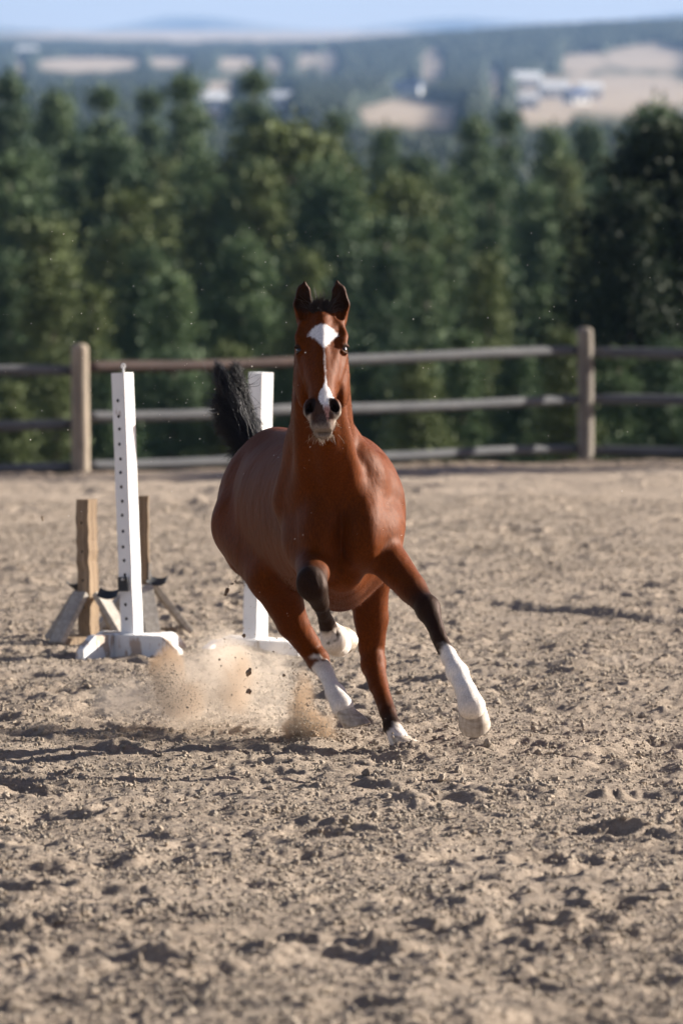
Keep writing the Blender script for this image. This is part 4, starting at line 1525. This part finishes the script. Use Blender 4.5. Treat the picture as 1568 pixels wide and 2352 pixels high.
def horse_material():
    m, nt, b = mat_new('horse_coat')
    a = nt.nodes.new('ShaderNodeAttribute'); a.attribute_name = 'coat'
    v = mapping(nt, (230, 230, 40))
    n = noise_node(nt, 1.0, 5, 0.6, v, 0.4)
    rp = ramp(nt, n.outputs[0], [(0.25, (0.42, 0.38, 0.34)), (0.75, (1.50, 1.45, 1.38))])
    c = mixc(nt, 1.0, a.outputs['Color'], rp.outputs[0], 'MULTIPLY')
    # dark hair varies more than white hair
    lum = nt.nodes.new('ShaderNodeRGBToBW'); nt.links.new(a.outputs['Color'], lum.inputs[0])
    wk = ramp(nt, lum.outputs[0], [(0.15, (0, 0, 0)), (0.5, (0.5, 0.5, 0.5))])
    c = mixc(nt, wk.outputs[0], c, a.outputs['Color'])
    nt.links.new(c, b.inputs['Base Color'])
    b.inputs['Roughness'].default_value = 0.56
    b.inputs['Specular IOR Level'].default_value = 0.11
    b.inputs['Specular Tint'].default_value = (1.0, 0.50, 0.34, 1)
    b.inputs['Sheen Weight'].default_value = 0.0
    b.inputs['Sheen Roughness'].default_value = 0.35
    b.inputs['Sheen Tint'].default_value = (1.0, 0.75, 0.65, 1)
    v2 = mapping(nt, (7, 5, 4))
    big = noise_node(nt, 1.0, 3, 0.5, v2)
    n1 = bump(nt, big.outputs[0], 0.6, 0.03)
    v3 = mapping(nt, (22, 18, 9))
    mid_ = noise_node(nt, 1.0, 3, 0.5, v3, 1.2)
    n1 = bump(nt, mid_.outputs[0], 0.25, 0.008, n1)
    nt.links.new(bump(nt, n.outputs[0], 0.28, 0.004, n1), b.inputs['Normal'])
    return m


coat = horse_material()
me = mesh_np('horse_body', HV - HB, HQ)
vset_color(me, 'coat', horse_colors(HV))
body = link('body', me, coat, horse)
body['label'] = 'reddish brown body with black points and white socks'


# ---- eyes
def eye_material():
    m, nt, b = mat_new('horse_eye')
    b.inputs['Base Color'].default_value = (0.012, 0.007, 0.005, 1)
    b.inputs['Roughness'].default_value = 0.12
    return m


em = eye_material()
for sg in (-1, 1):
    bm = bmesh.new()
    bmesh.ops.create_uvsphere(bm, u_segments=24, v_segments=16, radius=0.0185)
    link('eye', bm_mesh('eye', bm, True), em, horse, Vector(H(0.196, sg * 0.0868, -0.047) - HB))


# ---- hooves
def hoof_material():
    m, nt, b = mat_new('hoof_horn')
    v = mapping(nt, (60, 60, 8))
    n = noise_node(nt, 1.0, 4, 0.6, v)
    v2 = mapping(nt, (14, 14, 40))
    n2 = noise_node(nt, 1.0, 3, 0.5, v2)
    c = ramp(nt, n.outputs[0], [(0.3, (0.30, 0.25, 0.20)), (0.7, (0.54, 0.48, 0.41))])
    c2 = ramp(nt, n2.outputs[0], [(0.35, (0.65, 0.60, 0.55)), (0.6, (1.1, 1.1, 1.1))])
    nt.links.new(mixc(nt, 1.0, c.outputs[0], c2.outputs[0], 'MULTIPLY'), b.inputs['Base Color'])
    b.inputs['Roughness'].default_value = 0.6
    nt.links.new(bump(nt, n.outputs[0], 0.4, 0.003), b.inputs['Normal'])
    return m


hm = hoof_material()


def hoof(top, down, toe, rt, rb, h, lean=0.035):
    down = Vector(down).normalized(); toe = Vector(toe)
    toe = (toe - down * toe.dot(down)).normalized(); side = down.cross(toe)
    bm = bmesh.new(); rings = []
    n = 28
    for i, (t, sc_) in enumerate(((-0.12, 0.90), (0.0, 1.0), (0.06, 0.99), (0.5, 1.0), (0.95, 1.0), (1.0, 0.97), (0.97, 0.80))):
        r0 = (rt + (rb - rt) * max(t, 0)) * sc_
        ring = []
        for k in range(n):
            a = 2 * math.pi * k / n
            ca, sa = math.cos(a), math.sin(a)
            r_ = r0 * (1.0 - 0.16 * max(0, -ca))        # flatter heel
            p = Vector(top) + down * (h * t - 0.012 * (-ca if i < 3 else 0)) + toe * (ca * r_ + lean * max(t, 0)) + side * sa * r_ * 0.96
            p += down * rnd.uniform(-0.0015, 0.0015)
            if i == 4 or i == 5:
                p += side * rnd.uniform(-.001, .001)
            ring.append(bm.verts.new(p))
        rings.append(ring)
    for a_, b_ in zip(rings, rings[1:]):
        for k in range(n):
            bm.faces.new((a_[k], a_[(k + 1) % n], b_[(k + 1) % n], b_[k]))
    bm.faces.new(rings[0]); c = bm.verts.new(Vector(top) + down * h * 0.88 + toe * lean)
    for k in range(n):
        bm.faces.new((rings[-1][k], rings[-1][(k + 1) % n], c))
    for v in bm.verts: v.co -= Vector(HB)
    link('hoof', bm_mesh('hoof', bm, True), hm, horse)


hoof(W(1083, 1622, 23.43), (0.12, 0.66, -0.74), (0.06, -0.75, -0.66), 0.058, 0.070, 0.080)
hoof(W(779, 1470, 24.00), (0.12, 0.90, 0.38), (0.1, 0.4, -0.9), 0.060, 0.072, 0.08)
hoof(W(789, 1628, 24.80), (0.22, -0.10, -0.97), (0.9, -0.55, 0.25), 0.050, 0.066, 0.088, 0.045)
hoof(W(918, 1694, 24.60), (0.22, -0.10, -0.96), (0.92, -0.38, 0.0), 0.048, 0.062, 0.072, 0.055)


# ---- hair
def strands(paths, r0, r1=0.0002, sides=3):
    """paths: (n, m, 3). Tapered thin tubes joined in one mesh."""
    P = np.asarray(paths, np.float64); n, m, _ = P.shape
    T = np.gradient(P, axis=1); T /= np.linalg.norm(T, axis=2, keepdims=True) + 1e-9
    up = np.array((0.3, 0.9, 0.2)); up = up / np.linalg.norm(up)
    A = np.cross(T, up); A /= np.linalg.norm(A, axis=2, keepdims=True) + 1e-9
    B = np.cross(T, A)
    t = np.linspace(0, 1, m)[None, :, None]
    rad = r0 * (1 - t) ** 0.7 + r1
    rings = []
    for k in range(sides):
        a = 2 * math.pi * k / sides
        rings.append(P + (A * math.cos(a) + B * math.sin(a)) * rad)
    V = np.stack(rings, 2)                       # n, m, sides, 3
    idx = np.arange(n * m * sides).reshape(n, m, sides)
    F = []
    for k in range(sides):
        k2 = (k + 1) % sides
        F.append(np.stack([idx[:, :-1, k], idx[:, :-1, k2], idx[:, 1:, k2], idx[:, 1:, k]], -1).reshape(-1, 4))
    return V.reshape(-1, 3), np.concatenate(F)


def hair_material(name, col, rough=0.45, spec=0.5):
    m, nt, b = mat_new(name)
    b.inputs['Base Color'].default_value = (*col, 1)
    b.inputs['Roughness'].default_value = rough
    b.inputs['Specular IOR Level'].default_value = spec
    return m


black_hair = hair_material('black_hair', (0.009, 0.008, 0.010), 0.42, 0.35)
brown_hair = hair_material('brown_hair', (0.10, 0.045, 0.022), 0.5)
pale_hair = hair_material('pale_hair', (0.30, 0.23, 0.16), 0.5)
NR = np.random.RandomState(11)


def catmull(P, m):
    P = np.array(P, float); t = np.linspace(0, len(P) - 1, m)
    i = np.clip(t.astype(int), 0, len(P) - 2); f = (t - i)[:, None]
    P0 = P[np.clip(i - 1, 0, len(P) - 1)]; P1 = P[i]; P2 = P[i + 1]; P3 = P[np.clip(i + 2, 0, len(P) - 1)]
    return 0.5 * ((2 * P1) + (-P0 + P2) * f + (2 * P0 - 5 * P1 + 4 * P2 - P3) * f ** 2 + (-P0 + 3 * P1 - 3 * P2 + P3) * f ** 3)


# tail: dock line from the croup up and back, hair streaming to its tip
dock = catmull([W(588, 1030, 25.92), W(572, 995, 25.98), W(556, 962, 26.05), W(540, 930, 26.1)], 40)
paths = []
M = 16
for i in range(5200):
    u = NR.rand() ** 0.8
    root = dock[int(u * 39)] + NR.normal(0, 0.020, 3)
    lock = i % 46
    lr = np.random.RandomState(lock + 900)
    side = lr.normal(0, 1, 3) * np.array((0.028, 0.05, 0.02)) + NR.normal(0, 0.010, 3)
    # locks end along the plume: many low ones, a few long wisps
    e = lr.rand()
    if e < 0.44:
        tip = W(lr.uniform(500, 596), lr.uniform(925, 1010), 26.1)
    elif e < 0.74:
        tip = W(lr.uniform(490, 570), lr.uniform(878, 935), 26.1)
    else:
        tip = W(lr.choice([499, 501, 529, 534, 540]) + lr.normal(0, 3), lr.uniform(834, 884), 26.1)
    tip = tip + NR.normal(0, 0.011, 3) + np.array((0, 0, 0.05 * (NR.rand() - 0.7)))
    mid = root * 0.45 + tip * 0.55 + side * 0.9 + np.array((0.0, 0, 0.01))
    t = np.linspace(0, 1, M)[:, None]
    q = (1 - t) ** 2 * root + 2 * t * (1 - t) * mid + t ** 2 * tip
    ph = lr.rand() * 6; fr = lr.uniform(1.2, 2.6)
    q[:, 0] += (np.sin(t[:, 0] * 6.28 * fr * 1.5 + ph) * 0.013 * t[:, 0])
    q[:, 2] += (np.cos(t[:, 0] * 6.28 * fr + ph + NR.rand()) * 0.009 * t[:, 0])
    q[:, 0] += np.sin(t[:, 0] * 14 + NR.rand() * 6) * 0.005 * t[:, 0]
    paths.append(q)
# under-side hair hanging from the dock
for i in range(2600):
    u = NR.rand()
    root = dock[int(u * 39)] + NR.normal(0, 0.014, 3)
    tip = root + np.array((-0.05 - 0.075 * NR.rand(), 0.02, 0.03 - 0.11 * NR.rand() * (1 - 0.6 * u))) + NR.normal(0, 0.010, 3)
    t = np.linspace(0, 1, M)[:, None]
    q = root + (tip - root) * t
    q[:, 0] += np.sin(t[:, 0] * 5 + i) * 0.004
    paths.append(q)
v_, f_ = strands(np.array(paths) - HB, 0.0011, 0.0004)
tail = link('tail', mesh_np('tail', v_, f_), black_hair, horse)
tail['label'] = 'black tail held up and streaming to the side'
fly = []
for a, b, c in (((525, 900), (480, 860), (461, 818)), ((532, 880), (545, 848), (541, 822)), ((538, 900), (572, 905), (600, 930)),
                ((520, 900), (500, 880), (495, 846)), ((530, 870), (560, 860), (568, 850)), ((560, 960), (590, 935), (610, 950))):
    fly.append(catmull([W(*a, 26.1), W(*b, 26.1), W(*c, 26.1)], M))
for i in range(170):
    st = W(NR.uniform(505, 570), NR.uniform(870, 990), 26.05)
    en = st + np.array((NR.normal(0, 0.05), NR.normal(0, 0.04), NR.uniform(0.0, 0.09)))
    fly.append(catmull([st, (st + en) / 2 + NR.normal(0, 0.012, 3), en], M))
v_, f_ = strands(np.array(fly) - HB, 0.0009, 0.0004)
link('tail_flyaway_hair', mesh_np('tail_flyaway_hair', v_, f_), black_hair, tail)

# forelock tuft between the ears and mane wisps
paths = []
for i in range(420):
    root = H(NR.uniform(-0.02, 0.045), NR.normal(0.002, 0.019), NR.uniform(-0.02, 0.004))
    out = np.array((NR.normal(-0.002, 0.022) + (root[0] - HO[0]) * 0.5, NR.normal(-0.01, 0.012), 0.012 + 0.058 * NR.rand() ** 2.2))
    end = root + out
    t = np.linspace(0, 1, 8)[:, None]
    q = root + (end - root) * t
    q[:, 0] += np.sin(t[:, 0] * 2.5 + i) * 0.006 * t[:, 0]
    paths.append(q)
v_, f_ = strands(np.array(paths) - HB, 0.0010, 0.0003)
link('forelock', mesh_np('forelock', v_, f_), hair_material('forelock_hair', (0.022, 0.014, 0.012), 0.5), horse)

# whiskers and chin beard
paths = []
for i in range(100):
    a = NR.normal(0, 0.5)
    root = H(0.575 + NR.uniform(-0.02, 0.008), a * 0.040, -0.105 - NR.uniform(-0.01, 0.012))
    dirn = np.array((a * 0.012 + NR.normal(0, 0.014), -0.012 + NR.normal(0, 0.01), -NR.uniform(0.006, 0.045)))
    t = np.linspace(0, 1, 8)[:, None]
    q = root + dirn * t
    q[:, 0] += np.sin(t[:, 0] * 4 + i) * 0.004 * t[:, 0]
    paths.append(q)
for i in range(12):
    a = NR.choice([-1, 1])
    root = H(NR.uniform(0.52, 0.56), a * 0.05, -0.07)
    dirn = np.array((a * NR.uniform(0.01, 0.035), -0.01, -NR.uniform(-0.01, 0.04)))
    t = np.linspace(0, 1, 8)[:, None]
    paths.append(root + dirn * t)
v_, f_ = strands(np.array(paths) - HB, 0.0005, 0.0003)
link('whisker', mesh_np('whisker', v_, f_), pale_hair, horse)

# fuzz: short coat hair over the whole body, rooted on the surface
tri_n = len(HQ)
Nv = np.zeros_like(HV)
a_, b_, c_ = HV[HQ[:, 0]], HV[HQ[:, 1]], HV[HQ[:, 2]]
fn = np.cross(b_ - a_, c_ - a_)
for j in range(4):
    for ax in range(3):
        Nv[:, ax] += np.bincount(HQ[:, j], fn[:, ax], len(HV))
Nv /= np.linalg.norm(Nv, axis=1, keepdims=True) + 1e-12
pick = NR.choice(len(HV), 30000, replace=False)
pick = pick[(np.abs(Nv[pick, 1]) < 0.35) & ((HV[pick, 2] < 0.76) | (HV[pick, 2] > 1.30))]
root = HV[pick] - Nv[pick] * 0.001
grow = np.where((HV[pick, 2] < 0.8)[:, None], np.array((0, 0, -1.0)), np.array((0, 0.5, -0.8)))
Ln = (0.004 + 0.004 * NR.rand(len(pick)))[:, None]
d1 = Nv[pick] * 0.75 + grow * 0.55 + NR.normal(0, 0.18, (len(pick), 3))
q = np.stack([root, root + d1 * Ln * 0.6, root + d1 * Ln + grow * Ln * 0.35], 1)
v_, f_ = strands(q - HB, 0.00045, 0.0002)
fz = mesh_np('coat_fuzz', v_, f_)
hc = horse_colors(HV[pick])
vset_color(fz, 'coat', np.repeat(hc, 9, 0))
fuzz = link('coat_fuzz', fz, coat, body)
fuzz['kind'] = 'stuff'
print('horse done', _t.time() - _t0)
# ------------------------------------------------------------------ dust and flung sand
def dust_volume(name, c, size, blobs, density, color, label, seed=0, scale=3.2, thr=0.42):
    """A closed box round a drifting cloud; blobs are (centre, radii, weight) in metres from its centre."""
    bm = bmesh.new()
    bmesh.ops.create_cube(bm, size=1, matrix=Matrix.Diagonal((*size, 1)))
    m = bpy.data.materials.new(name); m.use_nodes = True
    nt = m.node_tree; nt.nodes.clear()
    out = nt.nodes.new('ShaderNodeOutputMaterial')
    pv = nt.nodes.new('ShaderNodeVolumePrincipled')
    pv.inputs['Color'].default_value = (*color, 1)
    pv.inputs['Anisotropy'].default_value = 0.15
    tc = nt.nodes.new('ShaderNodeTexCoord').outputs['Object']
    nz = noise_node(nt, scale, 5, 0.5, tc, 0.9)
    # warp the coordinates so that the blobs get ragged edges
    sub = nt.nodes.new('ShaderNodeVectorMath'); sub.operation = 'SUBTRACT'; sub.inputs[1].default_value = (0.5, 0.5, 0.5)
    nt.links.new(nz.outputs['Color'], sub.inputs[0])
    scl = nt.nodes.new('ShaderNodeVectorMath'); scl.operation = 'SCALE'; scl.inputs['Scale'].default_value = 0.22
    nt.links.new(sub.outputs[0], scl.inputs[0])
    wv = nt.nodes.new('ShaderNodeVectorMath'); wv.operation = 'ADD'
    nt.links.new(tc, wv.inputs[0]); nt.links.new(scl.outputs[0], wv.inputs[1])
    acc = None
    for (bc, br, bw) in blobs:
        mp = nt.nodes.new('ShaderNodeMapping'); mp.vector_type = 'POINT'
        mp.inputs['Scale'].default_value = (1 / br[0], 1 / br[1], 1 / br[2])
        mp.inputs['Location'].default_value = (-bc[0] / br[0], -bc[1] / br[1], -bc[2] / br[2])
        nt.links.new(wv.outputs[0], mp.inputs['Vector'])
        ln = nt.nodes.new('ShaderNodeVectorMath'); ln.operation = 'LENGTH'
        nt.links.new(mp.outputs[0], ln.inputs[0])
        mr = nt.nodes.new('ShaderNodeMapRange'); mr.interpolation_type = 'SMOOTHSTEP'
        mr.inputs['From Min'].default_value = 1.0; mr.inputs['From Max'].default_value = 0.15
        mr.inputs['To Min'].default_value = 0.0; mr.inputs['To Max'].default_value = bw
        nt.links.new(ln.outputs['Value'], mr.inputs['Value'])
        if acc is None: acc = mr.outputs[0]
        else:
            mx = nt.nodes.new('ShaderNodeMath'); mx.operation = 'MAXIMUM'
            nt.links.new(acc, mx.inputs[0]); nt.links.new(mr.outputs[0], mx.inputs[1]); acc = mx.outputs[0]
    nr = nt.nodes.new('ShaderNodeMapRange')
    nr.inputs['From Min'].default_value = thr; nr.inputs['From Max'].default_value = 0.72
    nr.inputs['To Min'].default_value = 0.12; nr.inputs['To Max'].default_value = 1.6
    nt.links.new(nz.outputs[0], nr.inputs['Value'])
    mu = nt.nodes.new('ShaderNodeMath'); mu.operation = 'MULTIPLY'
    nt.links.new(acc, mu.inputs[0]); nt.links.new(nr.outputs[0], mu.inputs[1])
    m2 = nt.nodes.new('ShaderNodeMath'); m2.operation = 'MULTIPLY'; m2.inputs[1].default_value = density
    nt.links.new(mu.outputs[0], m2.inputs[0]); nt.links.new(m2.outputs[0], pv.inputs['Density'])
    nt.links.new(pv.outputs[0], out.inputs['Volume'])
    o = link(name, bm_mesh(name, bm), m, None, c)
    tag(o, label, 'dust', kind='stuff')
    return o


TAN = (0.83, 0.74, 0.64)
c0 = Vector(W(480, 1560, 25.6))
def off(px, py, d, c=c0): return tuple(Vector(W(px, py, d)) - c)
dust_volume('dust_cloud', c0, (1.6, 2.0, 0.80), [
    (off(430, 1590, 25.8), (0.22, 0.5, 0.20), 1.0),
    (off(520, 1545, 25.7), (0.24, 0.5, 0.26), 0.9),
    (off(490, 1490, 25.7), (0.10, 0.4, 0.08), 0.15),
    (off(300, 1595, 25.9), (0.22, 0.5, 0.10), 0.45),
    (off(620, 1570, 25.5), (0.24, 0.5, 0.30), 0.40),
    (off(680, 1640, 25.2), (0.18, 0.4, 0.14), 0.45)], 6.5, TAN,
    'cloud of pale sand dust hanging behind the hind legs of the horse', scale=2.6)
c1 = Vector(W(720, 1640, 25.2))
dust_volume('dust_puff', c1, (0.36, 0.8, 0.46), [
    (tuple(Vector(W(715, 1680, 25.2)) - c1), (0.13, 0.25, 0.10), 1.0),
    (tuple(Vector(W(695, 1610, 25.2)) - c1), (0.055, 0.2, 0.16), 0.5)], 60.0, (0.44, 0.32, 0.22),
    'denser brown puff of sand thrown up behind the forward hind hoof', scale=6)

c2 = Vector(W(400, 1565, 25.9))
dust_volume('dust_plume', c2, (0.44, 0.7, 0.44), [
    (tuple(Vector(W(392, 1550, 25.9)) - c2), (0.085, 0.25, 0.15), 1.0),
    (tuple(Vector(W(425, 1600, 25.9)) - c2), (0.12, 0.25, 0.10), 0.6),
    (tuple(Vector(W(365, 1535, 25.9)) - c2), (0.05, 0.2, 0.06), 0.8)], 52.0, (0.50, 0.37, 0.26),
    'brown plume of sand at the left end of the pale dust cloud', scale=4)
c3 = Vector(W(545, 1560, 25.6))
dust_volume('dust_plume', c3, (0.40, 0.7, 0.44), [
    (tuple(Vector(W(548, 1560, 25.6)) - c3), (0.10, 0.22, 0.16), 0.8)], 30.0, (0.54, 0.41, 0.30),
    'thin brown plume in the middle of the pale dust cloud', scale=4)

# grains of sand in the air
gr = np.random.RandomState(23)
pts = []
def spray(n, px, py, sx, sy, d, sd):
    for _ in range(n):
        pts.append(W(px + gr.normal(0, sx), py + gr.normal(0, sy), d + gr.normal(0, sd)))
spray(5200, 715, 1690, 24, 20, 25.1, 0.10)
spray(1500, 690, 1650, 16, 34, 25.1, 0.10)
spray(500, 680, 1570, 10, 50, 25.1, 0.10)
spray(1500, 375, 1570, 22, 26, 25.6, 0.2)
spray(900, 430, 1600, 45, 30, 25.6, 0.2)
spray(300, 555, 1332, 13, 10, 25.2, 0.05)
spray(350, 560, 1470, 50, 70, 25.2, 0.3)
spray(500, 620, 1610, 60, 45, 25.2, 0.3)
spray(300, 940, 1700, 70, 20, 24.4, 0.15)
P = np.array(pts); P = P[P[:, 2] > 0.0]
S = np.exp(gr.normal(math.log(0.0014), 0.45, len(P))).clip(0.0006, 0.005)
fg = rock_cloud('flying_sand_grain', P, S, clod_mat, seed=6, subdiv=1)
tag(fg, 'grains of sand kicked into the air by the hooves', 'sand', kind='stuff')

# bright specks of dust drifting over the whole arena
n = 290
D = gr.uniform(22.5, 26.5, n)
px = gr.uniform(0, 1568, n); px[:170] = gr.normal(520, 220, 170)
py = gr.uniform(520, 1250, n)
P = np.array([W(a, b, d) for a, b, d in zip(px, py, D)])
S = np.exp(gr.normal(math.log(0.0011), 0.35, n)).clip(0.0006, 0.0028)
speck_m, nt_, b_ = mat_new('dust_speck')
b_.inputs['Base Color'].default_value = (0.80, 0.76, 0.68, 1); b_.inputs['Roughness'].default_value = 0.4
ds = rock_cloud('dust_speck', P, S, speck_m, seed=8, subdiv=1)
tag(ds, 'tiny sunlit specks of dust floating in the air round the horse', 'dust', kind='stuff')

# single clods caught in flight
dark_clod = clod_material(); dark_clod.name = 'damp_clod'
dark_clod.node_tree.nodes['Color Ramp'].color_ramp.elements[0].color = (0.24, 0.17, 0.115, 1)
dark_clod.node_tree.nodes['Color Ramp'].color_ramp.elements[1].color = (0.42, 0.31, 0.21, 1)
for (a, b, w, h, lab) in ((520, 1360, 0.010, 0.024, 'upright dark clod in the air beneath the belly on the left'),
                          (572, 1543, 0.013, 0.022, 'upper of two clods in the air above the dust, behind the hind leg'),
                          (571, 1588, 0.014, 0.014, 'lower of two clods in the air in front of the dust cloud'),
                          (560, 1460, 0.009, 0.010, 'small clod in the air beside the hidden white standard'),
                          (98, 1191, 0.005, 0.014, 'tiny clod in the air above the leftmost timber standard'),
                          (652, 1551, 0.008, 0.008, 'small clod in the air just left of the forward hind leg'),
                          (722, 1688, 0.024, 0.026, 'larger clod in the brown puff by the forward hind hoof')):
    r_ = random.Random(a)
    bm = bmesh.new()
    bmesh.ops.create_icosphere(bm, subdivisions=3, radius=1)
    for v in bm.verts:
        q = v.co * 1.7 + Vector((a, b, 0))
        k = 1 + 0.9 * (math.sin(q.x * 2.1 + q.y) * math.cos(q.z * 2.3 + 1)) * 0.35 + 0.25 * math.sin(q.x * 5 + q.z * 6) * math.sin(q.y * 5)
        v.co = Vector((v.co.x * w, v.co.y * w, v.co.z * h)) * k * 0.8
    o = link('airborne_clod', bm_mesh('airborne_clod', bm, False), dark_clod, None, W(a, b, 25.0 if a > 200 else 26))
    o.rotation_euler = (0, r_.uniform(-.4, .4), 0)
    tag(o, lab, 'clod', 'clods of sand in flight')

# ------------------------------------------------------------------ haze over the far land
bm = bmesh.new()
# the land climbs by 2.7 degrees towards the horizon and the layer of haze lies along it
bmesh.ops.create_cube(bm, size=1, matrix=Matrix.Translation((0, 8700, -91)) @ Matrix.Diagonal((30000, 17600, 218, 1)))
hm_ = bpy.data.materials.new('haze'); hm_.use_nodes = True
nt = hm_.node_tree; nt.nodes.clear()
out = nt.nodes.new('ShaderNodeOutputMaterial'); pv = nt.nodes.new('ShaderNodeVolumePrincipled')
pv.inputs['Color'].default_value = (0.29, 0.47, 0.80, 1)
pv.inputs['Density'].default_value = 0.00008
pv.inputs['Anisotropy'].default_value = 0.0
nt.links.new(pv.outputs[0], out.inputs['Volume'])
hz = link('haze', bm_mesh('haze', bm), hm_)
hz.rotation_euler = (math.atan(0.0475), 0, 0)
tag(hz, 'thin blue haze over the far plain', kind='stuff')
